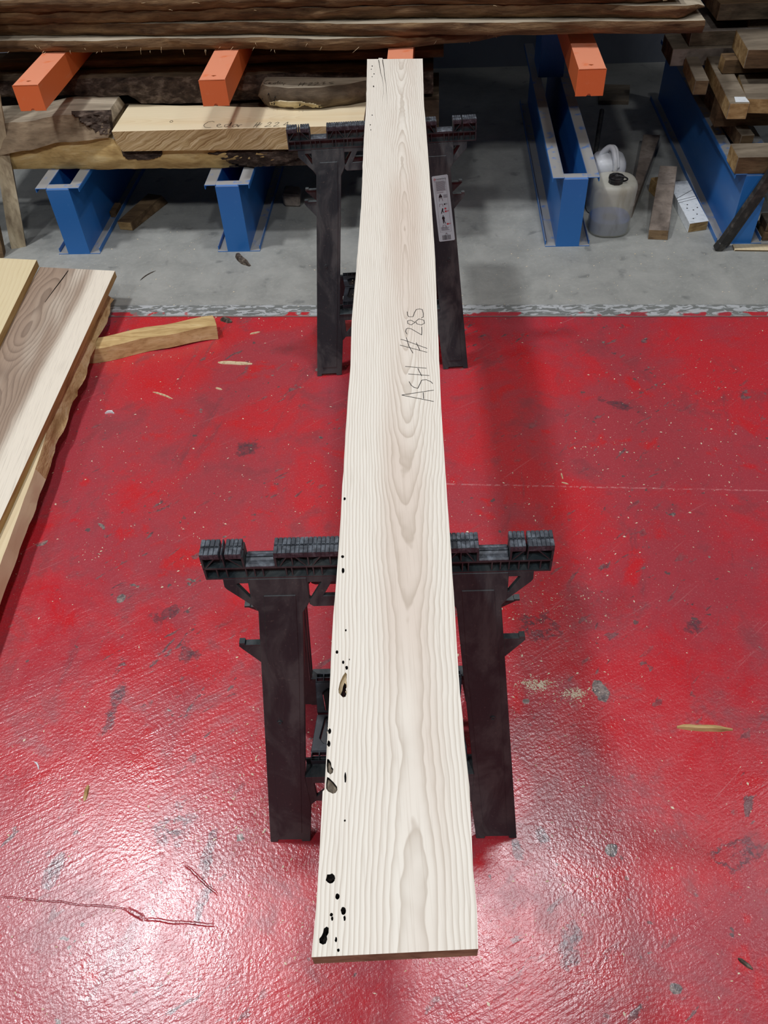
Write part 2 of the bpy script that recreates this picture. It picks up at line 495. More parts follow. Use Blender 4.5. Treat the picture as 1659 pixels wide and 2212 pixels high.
def mat_floor():
    b = NB('painted_concrete_floor')
    co = b.obj()
    p = b.sep(co)
    x, y = p[0], p[1]
    big = b.noise(co, 1.8, 7, .66, .5)
    mid = b.noise(co, 6.5, 8, .68, .4)
    fin = b.noise(co, 60, 5, .7)
    grit = b.noise(co, 240, 4, .7)
    # red paint: clean and dulled areas, grey dirt ground in, fine scratches
    red = b.mix(b.ss(big, .40, .58), lin(204, 44, 54), lin(178, 62, 72))
    red = b.mix(b.m('MULTIPLY', b.ss(mid, .52, .66), .6), red, lin(146, 62, 70))
    red = b.mix(b.m('MULTIPLY', b.ss(mid, .44, .34), .8), red, lin(212, 34, 42))
    st = b.noise(b.rmap(co, (5, 1.2, 1), .35), 1.8, 8, .7, .4)
    red = b.mix(b.m('MULTIPLY', b.ss(st, .58, .70), .5), red, lin(112, 66, 74))
    red = b.mix(b.m('MULTIPLY', b.ss(fin, .54, .72), .28), red, lin(120, 50, 56))
    scr = b.noise(b.rmap(co, (3.0, 130, 1), -.5), 1.0, 2, .5)
    red = b.mix(b.m('MULTIPLY', b.m('MULTIPLY', b.ss(scr, .66, .74), b.ss(mid, .42, .6)), .35), red, lin(206, 130, 132))
    scr2 = b.noise(b.rmap(co, (110, 2.5, 1), .9), 1.0, 2, .5)
    red = b.mix(b.m('MULTIPLY', b.ss(scr2, .70, .76), .3), red, lin(206, 140, 140))
    red = b.mix(b.m('MULTIPLY', b.ss(grit, .56, .70), .38), red, lin(220, 160, 158))
    red = b.mix(b.m('MULTIPLY', b.ss(grit, .42, .32), .25), red, lin(96, 26, 32))
    sp = b.noise(co, 13, 3, .5, .3)
    worn = b.m('MULTIPLY', b.ss(sp, .70, .715), b.ss(big, .42, .5))
    bl = b.noise(co, 20, 3, .6)
    # marks with a place of their own: rubber scuffs, bare spots
    for (cx, cy, rx, ry, ang, kind) in STAINS:
        q = b.sep(b.map(co, (1, 1, 1), loc=(-cx, -cy, 0)))
        ca, sa = math.cos(ang), math.sin(ang)
        a = b.m('DIVIDE', b.m('ADD', b.m('MULTIPLY', q[0], ca), b.m('MULTIPLY', q[1], sa)), rx)
        d = b.m('DIVIDE', b.m('SUBTRACT', b.m('MULTIPLY', q[1], ca), b.m('MULTIPLY', q[0], sa)), ry)
        rr = b.m('SQRT', b.m('ADD', b.m('MULTIPLY', a, a), b.m('MULTIPLY', d, d)))
        rr = b.m('ADD', rr, b.m('ADD', b.m('MULTIPLY', b.m('SUBTRACT', fin, .5), 2.2 if kind != 'bare' else .9), b.m('MULTIPLY', b.m('SUBTRACT', bl, .5), 3.2 if kind != 'bare' else 1.6)))
        mk = b.ss(rr, 1.0, .85 if kind == 'bare' else .7)
        if kind == 'ring':
            mk = b.m('MULTIPLY', mk, b.m('ADD', b.ss(rr, .3, .75), .25, clamp=True))
        if kind == 'bare': worn = b.m('MAXIMUM', worn, mk)
        else: red = b.mix(b.m('MULTIPLY', mk, b.m('ADD', .45, b.m('MULTIPLY', b.ss(fin, .4, .6), .45))), red, lin(84, 62, 70))
    # small black and grey scuffs, drawn out along the way trolleys go
    sv = b.rmap(co, (13, 34, 1), -.70)
    sc1 = b.noise(sv, 1.0, 5, .62, .5)
    scm = b.ss(b.noise(co, 2.4, 3, .6), .46, .60)
    mk = b.m('MULTIPLY', b.ss(sc1, .60, .645), scm)
    red = b.mix(b.m('MULTIPLY', mk, .8), red, b.mix(b.ss(fin, .4, .6), lin(74, 62, 68), lin(118, 108, 108)))
    dot = b.noise(co, 34, 2, .5)
    red = b.mix(b.m('MULTIPLY', b.m('MULTIPLY', b.ss(dot, .70, .73), b.ss(big, .44, .52)), .85), red, lin(92, 84, 84))
    # a crack in the screed and a long scuff line
    wv = b.m('MULTIPLY', b.m('SUBTRACT', b.noise(b.map(co, (9, 9, 1)), 1.0, 5, .7), .5), .018)
    crack = None
    for (ax, ay, bx_, by_, wd, kind) in LINES:
        dx, dy = bx_ - ax, by_ - ay
        L = math.hypot(dx, dy)
        dx, dy = dx / L, dy / L
        px_, py_ = b.m('SUBTRACT', x, ax), b.m('SUBTRACT', y, ay)
        al = b.m('ADD', b.m('MULTIPLY', px_, dx), b.m('MULTIPLY', py_, dy))
        ac = b.m('ABSOLUTE', b.m('ADD', b.m('SUBTRACT', b.m('MULTIPLY', py_, dx), b.m('MULTIPLY', px_, dy)), b.m('MULTIPLY', wv, 1.0 if kind else .25)))
        mk = b.m('MULTIPLY', b.ss(ac, wd, wd * .3), b.m('MULTIPLY', b.ss(al, 0, .02), b.ss(al, L, L - .02)))
        if kind:
            red = b.mix(b.m('MULTIPLY', mk, .6), red, lin(128, 16, 24))
            crack = mk if crack is None else b.m('MAXIMUM', crack, mk)
        else: red = b.mix(b.m('MULTIPLY', mk, b.m('MULTIPLY', b.ss(fin, .42, .6), .6)), red, lin(222, 150, 150))
    red = b.mix(worn, red, b.mix(b.ss(fin, .4, .6), lin(96, 84, 84), lin(158, 140, 132)))
    # grey concrete
    con = b.mix(b.ss(mid, .3, .7), lin(164, 165, 158), lin(142, 144, 138))
    con = b.mix(b.m('MULTIPLY', b.ss(fin, .5, .75), .4), con, lin(184, 184, 178))
    con = b.mix(b.m('MULTIPLY', b.ss(sp, .62, .74), .5), con, lin(86, 90, 88))
    # seam between the two
    ly = b.m('SUBTRACT', y, b.m('SUBTRACT', 2.505, b.m('MULTIPLY', x, .107)))
    lyn = b.m('ADD', ly, b.m('MULTIPLY', b.m('SUBTRACT', mid, .5), .012))
    flake = b.noise(b.map(co, (22, 60, 1)), 1.0, 4, .6, .6)
    band = b.m('MULTIPLY', b.ss(lyn, .014, .022), b.ss(lyn, .092, .080))
    con = b.mix(b.m('MULTIPLY', band, .7), con, lin(92, 98, 96))
    con = b.mix(b.m('MULTIPLY', band, b.ss(flake, .50, .53)), con, lin(182, 186, 186))
    isred = b.ss(lyn, .014, .008)
    patch = b.m('MULTIPLY', b.m('MULTIPLY', b.ss(lyn, .042, .036), b.ss(lyn, .012, .016)), b.ss(b.noise(co, 9, 2), .52, .56))
    isred = b.m('MAXIMUM', isred, patch)
    line = b.m('MULTIPLY', b.ss(lyn, .002, .009), b.ss(lyn, .018, .012))
    col = b.mix(isred, con, red)
    col = b.mix(b.m('MULTIPLY', line, .55), col, lin(70, 52, 50))
    # relief: pebbly paint with trowel and tyre grooves
    peb = b.noise(co, 145, 3, .55)
    gro = b.noise(b.rmap(co, (9, 105, 1), -.42), 1.0, 3, .6, .5)
    und = b.noise(co, 24, 3, .55)
    h = b.m('ADD', b.m('MULTIPLY', crack, -1.5), b.m('MULTIPLY', peb, .8))
    h = b.m('ADD', h, b.m('MULTIPLY', gro, b.m('MULTIPLY', b.ss(b.noise(co, 3.1, 3, .6), .40, .54), .85)))
    h = b.m('ADD', h, b.m('MULTIPLY', und, .5))
    hs = b.m('ADD', b.m('MULTIPLY', isred, .9), .25)
    nrm = b.bump(b.m('MULTIPLY', h, hs), .7, .0011)
    ro = b.mix(isred, (.75, .75, .75), b.mix(b.ss(mid, .35, .65), (.205, .205, .205), (.30, .30, .30)))
    return b.out(col, ro, nrm, 1.0)


LINES = [(-.82, .571, -.545, .530, .0022, 1), (-.556, .535, -.510, .508, .006, 1), (-.52, .512, -.37, .489, .004, 1), (-.45, .61, -.37, .545, .003, 1), (.166, 1.646, 1.30, 1.515, .004, 0)]
STAINS = [(-.48, .69, .05, .034, .9, 'ring'), (.365, 1.13, .055, .045, 0, 'ring'), (.474, .948, .017, .026, 0, 'bare'),
          (-.40, .63, .012, .06, -.1, 'rub'), (-.405, .53, .014, .05, -.3, 'rub'), (-.715, .61, .016, .045, -.2, 'rub'),
          (-.66, .98, .016, .07, -.15, 'rub'), (.226, .604, .010, .022, .2, 'rub'), (.415, .588, .013, .013, 0, 'bare'),
          (.473, .338, .013, .011, 0, 'bare'), (.655, .56, .05, .035, .2, 'ring'), (.744, 1.116, .03, .025, 0, 'rub'),
          (-.56, 1.25, .05, .022, .5, 'rub'), (-.50, 1.12, .03, .03, 0, 'rub'), (-.40, 1.85, .045, .03, .3, 'rub'),
          (.30, .93, .012, .008, 0, 'bare'), (.28, .62, .016, .022, .4, 'rub'), (.30, .42, .02, .05, -.3, 'rub'),
          (.75, 1.95, .06, .02, -.5, 'rub'), (-.70, 1.30, .012, .015, 0, 'bare')]
M['floor'] = mat_floor()
# ================================================================== the hall
fl = MB()
fl.box(-6, 6, -4, 5.6, -.12, 0)
floor = tag(fl.build('floor', M['floor']), kind='structure')
wb = MB()
wb.box(-6, 6, 1.97, 2.09, 0, 3.2)
wall = tag(wb.build('wall_back', M['wall'], loc=rk(0, 0, 0), rz=RA), kind='structure')

# ================================================================== storage rack: five cantilever frames
def rack_frame(u, label, arm_u=None):
    t = empty('cantilever_rack_frame', rk(u, 0, 0), RA)
    tag(t, label, 'rack', 'blue rack frames along the wall')
    D = 1.45
    p = MB()   # front plate with a folded top tab
    p.box(-.0455, .0455, 0, .004, 0, .272)
    p.rings([[(x, .000, .268), (x, .003, .275), (x, .008, .279), (x, .034, .279), (x, .034, .275), (x, .010, .275), (x, .0065, .272), (x, .004, .266)] for x in (-.0455, .0455)])
    p.build('front_plate', M['blue'], t, smooth=True)
    for s in (-1, 1):
        w = MB()
        w.box(min(s * .0455, s * .0425), max(s * .0455, s * .0425), .004, D, .003, .276)
        w.build('side_web', M['blue'], t)
        f = MB()
        a, b_ = s * .0425, s * .0865
        f.box(min(a, b_), max(a, b_), .0, D, .276, .2795)
        f.box(min(b_, b_ - s * .0035), max(b_, b_ - s * .0035), .0, D, .262, .2765)
        f.build('top_flange', M['blue'], t, bevel=.0012)
        f = MB()
        f.box(min(a, b_), max(a, b_), .0, D, .0, .0035)
        f.box(min(b_, b_ - s * .0035), max(b_, b_ - s * .0035), .012, D, .003, .020)
        f.build('bottom_flange', M['blue'], t, bevel=.0008)
    c = MB()
    for s in (-1, 1):
        c.box(min(s * .056, s * .050), max(s * .056, s * .050), 1.0, 1.22, .2795, 1.9)
        c.box(-.05, .05, 1.105 + s * .105 - .004, 1.105 + s * .105 + .004, .2795, 1.9)
    c.build('column', M['blue'], t)
    if arm_u is not None:
        a = MB()
        x0, x1, z0, z1 = arm_u - u - .0455, arm_u - u + .0455, .567, .652
        xc = (x0 + x1) / 2
        star = [(xc + .010 * r * math.cos(k * math.pi / 4), .040 + .0065 * r * math.sin(k * math.pi / 4)) for k, r in enumerate((1, .8, .7, .8, 1, .75, 1.1, .75))]
        top = [(x0, 0), (x1, 0), (x1, 1.06), (x0, 1.06)]
        a.prism(top, [star], lambda q, r, h: (q, r, h), z1 - .003, z1)
        a.box(x0, x0 + .003, .003, 1.06, z0, z1 - .003)
        a.box(x1 - .003, x1, .003, 1.06, z0, z1 - .003)
        a.box(x0 + .003, x1 - .003, .003, 1.06, z0, z0 + .003)
        am = a.build('arm', M['orange'], t)
        e = MB()
        plate = [(x0 - .002, z1), (x0 - .002, z0 - .002), (xc - .009, z0 - .002), (xc - .005, z0 + .005), (xc + .003, z0 + .005), (xc + .006, z0 - .002), (x1 + .002, z0 - .002), (x1 + .002, z1)]
        e.prism(plate, [], lambda q, r, h: (q, h, r), .003, 0)
        e.build('end_plate', M['orange'], am, bevel=.0008)
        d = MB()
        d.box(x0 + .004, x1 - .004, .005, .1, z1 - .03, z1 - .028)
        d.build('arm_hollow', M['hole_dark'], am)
    return t


rack_frame(-1.189, 'blue base with orange arm at the far left end of the rack', -1.174)
rack_frame(-.525, 'blue base with orange arm under the timber marked Cedar 224', -.507)
rack_frame(.142, 'orange rack arm just behind the far end of the ash plank', .142)
rack_frame(.792, 'blue base with orange arm standing beside the plastic jerrycan', .797)
rack_frame(1.455, 'blue base carrying timber offcuts, behind the black steel leg')


# ================================================================== timber on the rack
def flitch(name, label, cat, u0, u1, vf, vb, zb, zt, mats, seed=0, n=70, bulge=.008, rough=.006, slope=0.0, group=None, taper=(0, 0), kf=7, top_noise=.002, world=None, endm=2, fr=9.0):
    """slab lying along the rack with an uneven waney front edge; vf, vb, zb, zt are numbers or functions of u"""
    F = lambda q: q if callable(q) else (lambda u, q=q: q)
    vf, vb, zb, zt = F(vf), F(vb), F(zb), F(zt)
    rings = []
    for i in range(n + 1):
        s = i / n
        u = u0 + (u1 - u0) * s
        a, b_, c, d = vf(u), vb(u), zb(u), zt(u)
        e = min(1.0, (s / taper[0]) if taper[0] and s < taper[0] else 1.0, ((1 - s) / taper[1]) if taper[1] and 1 - s < taper[1] else 1.0)
        e = math.sqrt(max(e, .02))
        mid = (c + d) / 2
        r = []
        for k in range(kf):
            t = k / (kf - 1)
            z = c + t * (d - c)
            v = a - bulge * math.sin(math.pi * t) + slope * (t - .5) + rough * (nz(u * fr, t * 1.6 + seed * 3.1, seed) + .6 * nz(u * fr * 3.2, t * 3 + seed, seed + 5))
            r.append((u, a + (v - a), mid + (z - mid) * e))
        for t in (.33, .66, 1):
            v = r[kf - 1][1] + (b_ - r[kf - 1][1]) * t
            r.append((u, v, mid + (d - mid) * e + top_noise * nz(u * 5, v * 8, seed)))
        r.append((u, b_ + .01, mid))
        r.append((u, b_, mid + (c - mid) * e))
        r.append((u, (a + b_) / 2, mid + (c - mid) * e))
        rings.append(r)
    uc = (u0 + u1) / 2
    mb = MB()
    nf = kf - 1

    def mm(i, j):
        if i < 0: return endm
        return 1 if j < nf else 0
    mb.rings([[(p[0] - uc, p[1], p[2]) for p in r] for r in rings], m=mm)
    o = mb.build(name, mats, loc=rk(uc, 0, 0), rz=RA, smooth=True)
    tag(o, label, cat, group)
    o['_uc'] = uc
    return o


def interp(pts):
    def f(u):
        if u <= pts[0][0]: return pts[0][1]
        for (a, b_), (c, d) in zip(pts, pts[1:]):
            if u <= c:
                t = (u - a) / (c - a)
                t = t * t * (3 - 2 * t)
                return b_ + (d - b_) * t
        return pts[-1][1]
    return f


def child_at(o, ch):
    """parents a mesh built in rack coordinates to a slab"""
    ch.parent = o
    ch.matrix_parent_inverse = o.matrix_basis.inverted()
    return ch


SM = [M['slab_top'], M['slab_edge'], M['slab_end']]
G1 = 'waney slabs stacked on the orange arms'
f1 = flitch('waney_slab', 'lowest waney slab of the upper stack, resting on the orange arms', 'slab', -1.75, .80,
            interp([(-1.4, .345), (-1.0, .312), (-.8, .318), (-.48, .297), (-.07, .25), (.13, .256), (.37, .29), (.62, .40), (.8, .52)]), .98, .652, .694, SM, 1, 110, .012, .010, -.012, G1, (0, .04))
f2 = flitch('waney_slab', 'second slab of the upper stack, with the lighter sawn right end', 'slab', -1.75, 1.185,
            interp([(-1.4, .385), (-.5, .315), (.13, .245), (.7, .205), (1.2, .172)]), .98, lambda u: .697, .738, SM, 2, 120, .006, .008, -.006, G1, (0, .0))
f3 = flitch('waney_slab', 'third slab of the upper stack, with a pale splintered right end', 'slab', -1.75, 1.19,
            interp([(-1.4, .365), (-.6, .325), (.13, .285), (.7, .24), (1.1, .185), (1.19, .24)]), .98, .741, .782, SM, 3, 120, .010, .010, -.010, G1, (0, .03))
f4 = flitch('waney_slab', 'topmost visible slab of the upper stack, cut by the photo edge', 'slab', -1.75, 1.10,
            interp([(-1.4, .345), (-.6, .31), (.13, .275), (.7, .225), (1.1, .20)]), .98, .785, .826, SM, 4, 110, .010, .012, -.008, G1, (0, .05))
# hanging bast threads along the lowest slab
st = MB()
for k in range(34):
    u = rnd.uniform(-1.35, .75)
    v0 = interp([(-1.4, .345), (-1.0, .312), (-.8, .318), (-.48, .297), (-.07, .25), (.13, .256), (.37, .29), (.62, .40), (.8, .52)])(u) - .012
    z0 = .655 + rnd.uniform(.0, .03)
    l = rnd.uniform(.006, .020) * (2 if rnd.random() < .15 else 1)
    d = rnd.uniform(-1, 1)
    st.tube([rk(u, v0, z0), rk(u + d * l * .5, v0 - .008, z0 - l * .25), rk(u + d * l, v0 - .006, z0 - l * .6)], [.0006, .0006, .0003], 4)
child_at(f1, tag(st.build('bast_thread', M['chip']), kind='stuff'))
st = MB()
for k in range(14):
    u = rnd.uniform(-1.2, 1.1)
    v0 = interp([(-1.4, .345), (-.6, .31), (.13, .275), (.7, .225), (1.1, .20)])(u) - .012
    z0 = .80 + rnd.uniform(-.02, .02)
    l = rnd.uniform(.01, .03)
    st.tube([rk(u, v0, z0), rk(u + l * .5, v0 - .006, z0 + l * .1), rk(u + l, v0 - .004, z0 + rnd.uniform(-.3, .3) * l)], [.0006, .0006, .0003], 4)
child_at(f4, tag(st.build('bast_thread', M['chip']), kind='stuff'))
# unseen slabs added above the visible stack, to shade the rack and bays below
pile = MB()
for k in range(52):
    z = .828 + k * .046
    a = rnd.uniform(-.03, .03)
    pile.box(-1.75, (2.0 if 2 < k < 30 else 1.12) + rnd.uniform(-.1, .05), .40 + a, .98, z, z + .041, 0)
po = pile.build('added_shade_pile', SM, loc=rk(0, 0, 0), rz=RA)
tag(po, 'unseen slabs added above the visible stack to shade the rack', 'slabs', G1, 'stuff')

G2 = 'logs and timbers on the blue bases'
LM = [M['slab_top'], M['flitch_face'], M['cream']]
logA = flitch('log_slab', 'pale barked log slab lowest on the left blue bases', 'log', -1.75, -.19, interp([(-1.4, .172), (-.9, .150), (-.55, .142), (-.3, .15), (-.19, .19)]), .345,
              interp([(-.6, .2805), (-.42, .2815), (-.27, .296), (-.19, .31)]), interp([(-1.5, .345), (-1.33, .362), (-1.17, .392), (-.98, .402), (-.94, .363), (-.19, .352)]),
              [M['slab_top'], M['flitch_face'], M['flitch_face']], 11, 90, .010, .008, .0, G2, (0, .05), 9)


def bark_patch(name, o, pts, v, thick, seed, m='bark'):
    """rough flake of bark on the front of a log; pts is its outline (u, z)"""
    mb = MB()
    us = [p[0] for p in pts]; zs = [p[1] for p in pts]
    u0, u1, z0, z1 = min(us), max(us), min(zs), max(zs)
    nu, nw = 26, 12
    def inside(u, z):
        c = False
        for (a, b_), (c2, d) in zip(pts, pts[1:] + pts[:1]):
            if (b_ > z) != (d > z) and u < (c2 - a) * (z - b_) / (d - b_) + a: c = not c
        return c
    g = {}
    vf = v if callable(v) else (lambda u, z: v)
    for i in range(nu + 1):
        for j in range(nw + 1):
            u = u0 + (u1 - u0) * i / nu; z = z0 + (z1 - z0) * j / nw
            ins = inside(u, z)
            h = thick * (.55 + .9 * abs(nz(u * 26, z * 60, seed)) + .6 * nz(u * 70, z * 130, seed)) if ins else -.004
            g[i, j] = len(mb.v)
            mb.v.append(tuple(rk(u, vf(u, z) - h, z)))
    for i in range(nu):
        for j in range(nw):
            mb.f.append((g[i, j], g[i + 1, j], g[i + 1, j + 1], g[i, j + 1])); mb.m.append(0)
    return child_at(o, mb.build(name, M[m], smooth=True))


bark_patch('bark', logA, [(-.95, .358), (-.94, .325), (-.86, .318), (-.80, .330), (-.79, .345), (-.88, .356)], .140, .006, 2)
bark_patch('bark', logA, [(-.62, .345), (-.56, .316), (-.50, .292), (-.42, .282), (-.33, .292), (-.25, .315), (-.22, .345), (-.40, .352)], .141, .012, 4)
flitch('log_slab', 'dark log slab low down behind the pale barked log slab', 'log', -1.6, .283, .37, .66, .2805, .428, [M['rear_log'], M['rear_log'], M['brown_wood']], 12, 60, .012, .010, 0, G2, (0, .0))
logB = flitch('log_slab', 'grey log slab with a dark bark flake, left of Cedar 224', 'log', -1.75, -.972, interp([(-1.4, .165), (-1.2, .165), (-.972, .165)]), .37,
              interp([(-1.5, .345), (-1.33, .366), (-1.17, .396), (-.98, .4065)]), interp([(-1.5, .448), (-1.33, .455), (-1.15, .478), (-.97, .474)]),
              [M['slab_top'], M['flitch_grey'], M['rear_log']], 13, 50, .004, .010, .05, G2, (0, .015), 9)
bark_patch('bark', logB, [(-1.125, .480), (-1.098, .468), (-1.085, .456), (-1.07, .449), (-1.05, .436), (-1.03, .424), (-1.0, .415), (-.975, .416), (-.968, .44), (-.970, .478), (-1.01, .486), (-1.06, .480), (-1.09, .483)], lambda u, z: .158 + max(0, z - .42) * .62, .020, 6)
# squared cedar timber with the live left end
cd_ = MB()
rings = []
nU = 40
for i in range(nU + 1):
    s = i / nU
    u = -.955 + s * .955
    vbk = interp([(-.955, .372), (-.7, .345), (-.4, .31), (-.1, .345), (0, .36)])(u)
    rr = interp([(-.955, 0), (-.03, 0), (0, .03)])(u)
    zb = interp([(-.955, .3645), (0, .3555)])(u)
    lft = .02 if i == 0 else 0
    rings.append([(u + lft * 1.0, .116 + rr, zb), (u + lft * .2, .116 + rr * .9, .40), (u, .114 + rr, .4405), (u, .1165 + rr, .442), (u, .2, .442), (u, .29, .442), (u, vbk, .441), (u, vbk + .012, .40), (u, vbk, zb), (u, .24, zb)])
cd_.rings([[(p[0] + .48, p[1], p[2]) for p in r] for r in rings], m=lambda i, j: 2 if i < 0 else (1 if j < 2 else 0))


def mat_cedar_front():
    b = NB('cedar_sawn_face')
    v = b.map(b.obj(), (1, 1, 1), rot=(0, .50, 0))
    p = b.sep(v)
    w = b.noise(b.map(b.obj(), (9, 9, 9)), 1.0, 3)
    st_ = b.noise(b.comb(b.m('MULTIPLY', p[0], 5), 0, b.m('ADD', b.m('MULTIPLY', p[2], 170), b.m('MULTIPLY', w, 9))), 1.0, 3, .6)
    col = b.ramp(st_, [(.34, lin(160, 128, 84)), (.5, lin(206, 178, 128)), (.66, lin(236, 214, 170))])
    return b.out(col, .75, b.bump(st_, .25, .003), .25)


M['cedar_front'] = mat_cedar_front()
cedar = tag(cd_.build('squared_timber', [M['cedar'], M['cedar_front'], M['cream']], loc=rk(-.48, 0, 0), rz=RA, bevel=0), 'pale squared cedar timber marked Cedar 224 behind the far sawhorse', 'timber', G2)


def ribbon(strokes, width, fn, lift):
    mb = MB()
    for stroke in strokes:
        for a, b_ in zip(stroke, stroke[1:]):
            a2, b2 = Vector(a), Vector(b_)
            d = b2 - a2
            if d.length < 1e-6: continue
            d.normalize()
            w = Vector((-d.y, d.x)) * width / 2
            q = [a2 - d * width * .25 + w, a2 - d * width * .25 - w, b2 + d * width * .25 - w, b2 + d * width * .25 + w]
            mb.add([fn(p.x, p.y, lift) for p in q], [(0, 1, 2, 3)])
    return mb


CEDAR = [
[(-0.5718,0.1745),(-0.5818,0.1836),(-0.5970,0.1760),(-0.6063,0.1567),(-0.6071,0.1426),(-0.5983,0.1281),(-0.5847,0.1245),(-0.5758,0.1268)],
[(-0.5546,0.1395),(-0.5462,0.1446),(-0.5429,0.1529),(-0.5506,0.1561),(-0.5562,0.1480),(-0.5548,0.1339),(-0.5449,0.1249),(-0.5341,0.1299)],
[(-0.5120,0.1510),(-0.5252,0.1462),(-0.5263,0.1322),(-0.5193,0.1262),(-0.5095,0.1368),(-0.5038,0.1697),(-0.5054,0.1337)],
[(-0.4810,0.1491),(-0.4920,0.1442),(-0.4955,0.1304),(-0.4883,0.1227),(-0.4806,0.1323),(-0.4782,0.1461),(-0.4744,0.1235)],
[(-0.4742,0.1431),(-0.4709,0.1233),(-0.4689,0.1400),(-0.4604,0.1451)],
[(-0.4030,0.1613),(-0.4127,0.1171)], [(-0.3928,0.1635),(-0.4021,0.1164)], [(-0.4067,0.1390),(-0.3836,0.1489)], [(-0.4087,0.1310),(-0.3866,0.1389)],
[(-0.3635,0.1476),(-0.3561,0.1613),(-0.3494,0.1552),(-0.3548,0.1359),(-0.3712,0.1201),(-0.3462,0.1242)],
[(-0.3356,0.1488),(-0.3253,0.1594),(-0.3198,0.1534),(-0.3258,0.1369),(-0.3376,0.1209),(-0.3159,0.1235)],
[(-0.2876,0.1571),(-0.3008,0.1326),(-0.2789,0.1341)], [(-0.2864,0.1570),(-0.2877,0.1207)]]
for i, j in ((0, 1), (1, 2), (2, 3), (3, 4), (4, 5), (5, 9), (9, 10), (10, 11), (11, 13)):
    child_at(cedar, ribbon(CEDAR[i:j], .0019, lambda a, b_, t: rk(a, b_, .442 + t), .0006).build('marker_letter', M['ink']))
kn = MB()
kn.tube([rk(-.742 + .006 * math.cos(k * .7), .19 + .009 * math.sin(k * .7), .4424) for k in range(9)], .0008, 4, closed=True)
child_at(cedar, kn.build('knot', M['ink_faint']))
# rear log over the cedar and the marked half-round piece
flitch('log_slab', 'dark rough log slab high at the back, under the upper stack', 'log', -1.6, .26, interp([(-1.3, .38), (-.9, .385), (-.5, .375), (-.3, .40), (.26, .40)]), .72, interp([(-1.3, .482), (-.95, .478), (-.9, .446), (.2, .446)]), interp([(-1.3, .535), (-.5, .53), (.2, .52)]), [M['rear_log'], M['bark'], M['brown_wood']], 15, 80, .014, .016, 0.03, G2, (0, 0))
flitch('log_slab', 'reddish brown slab in the dark gap below the orange arms', 'log', -1.5, .3, .50, .85, .538, .565, [M['brown_wood'], M['brown_wood'], M['brown_wood']], 16, 50, .006, .006, 0, G2, (0, 0))
logD = flitch('log_slab', 'half round cedar log slab with faint writing on top of Cedar 224', 'log', -.418, .02, interp([(-.418, .335), (-.36, .298), (-.28, .279), (-.18, .274), (-.09, .296), (.02, .335)]), interp([(-.41, .398), (-.03, .366), (.02, .37)]),
              interp([(-.418, .4435), (.02, .4435)]), .52, [M['slab_top'], M['rear_log'], M['rear_log']], 17, 40, .022, .005, .0, G2, (.05, 0), 9, .0)
DT = [[(-0.3742,0.3630),(-0.3856,0.3567),(-0.3940,0.3394),(-0.3892,0.3248),(-0.3777,0.3204)],[(-0.3719,0.3271),(-0.3646,0.3337),(-0.3709,0.3398),(-0.3735,0.3251),(-0.3615,0.3206)],
[(-0.3473,0.3359),(-0.3562,0.3259),(-0.3491,0.3190),(-0.3366,0.3480),(-0.3383,0.3196)],[(-0.3263,0.3423),(-0.3340,0.3278),(-0.3274,0.3188),(-0.3199,0.3339),(-0.3180,0.3190)],[(-0.3130,0.3227),(-0.3134,0.3051)],[(-0.3120,0.3190),(-0.3060,0.3250)],
[(-0.2474,0.3285),(-0.2542,0.2938)],[(-0.2326,0.3289),(-0.2394,0.2927)],[(-0.2516,0.3062),(-0.2243,0.3141)],[(-0.2536,0.3162),(-0.2243,0.3221)],
[(-0.2154,0.3191),(-0.2053,0.3254),(-0.2020,0.3202),(-0.2170,0.2967),(-0.1986,0.3002)],[(-0.1940,0.3210),(-0.1825,0.3273),(-0.1791,0.3199),(-0.1955,0.2965),(-0.1720,0.3018)],
[(-0.1673,0.3226),(-0.1542,0.3266),(-0.1610,0.3129),(-0.1510,0.3073),(-0.1625,0.3011)],[(-0.1190,0.3247),(-0.1386,0.3183),(-0.1203,0.3085),(-0.1332,0.3025)]]
bark_patch('bare_patch', logD, [(-.40, .462), (-.37, .452), (-.31, .446), (-.22, .446), (-.15, .450), (-.13, .458), (-.19, .466), (-.24, .478), (-.30, .480), (-.36, .474)], lambda u, z: interp([(-.418, .335), (-.36, .298), (-.28, .279), (-.18, .274), (-.09, .296), (.02, .335)])(u) - .022 * math.sin(math.pi * (z - .4435) / .0765) + .001, .002, 3, 'slab_end')
for i, j in ((0, 1), (1, 2), (2, 3), (3, 4), (4, 6), (6, 10), (10, 11), (11, 12), (12, 13), (13, 14)):
    child_at(logD, ribbon(DT[i:j], .0017, lambda a, b_, t: rk(a, b_, .52 + t), .0012).build('marker_letter', M['ink_faint']))
for u, z in ((-.37, .50), (-.345, .49), (-.35, .48), (-.40, .476), (-.352, .465), (-.25, .466)):
    wh = MB()
    wh.tube([rk(u, interp([(-.418, .335), (-.36, .298), (-.28, .279), (-.18, .274)])(u) - .030, z), rk(u, .30, z)], .0022, 7)
    child_at(logD, wh.build('worm_hole', M['hole_dark']))


# ================================================================== plain timbers
def beam(name, label, cat, pts_bot, pts_top, mats, parent=None, bevel=.0015, group=None, m=None):
    """hexahedron from four floor-side and four upper corners"""
    mb = MB()
    P = [Vector(p) for p in list(pts_bot) + list(pts_top)]
    c = sum((p for p in P[:4]), Vector()) / 4
    mb.add([p - c for p in P], [(3, 2, 1, 0)], 0)
    mb.add([p - c for p in P], [(4, 5, 6, 7)], 0)
    for i in range(4):
        j = (i + 1) % 4
        mb.add([p - c for p in P], [(i, j, j + 4, i + 4)], (m[i] if m else 0))
    o = mb.build(name, mats, bevel=bevel, loc=c)
    return tag(o, label, cat, group)


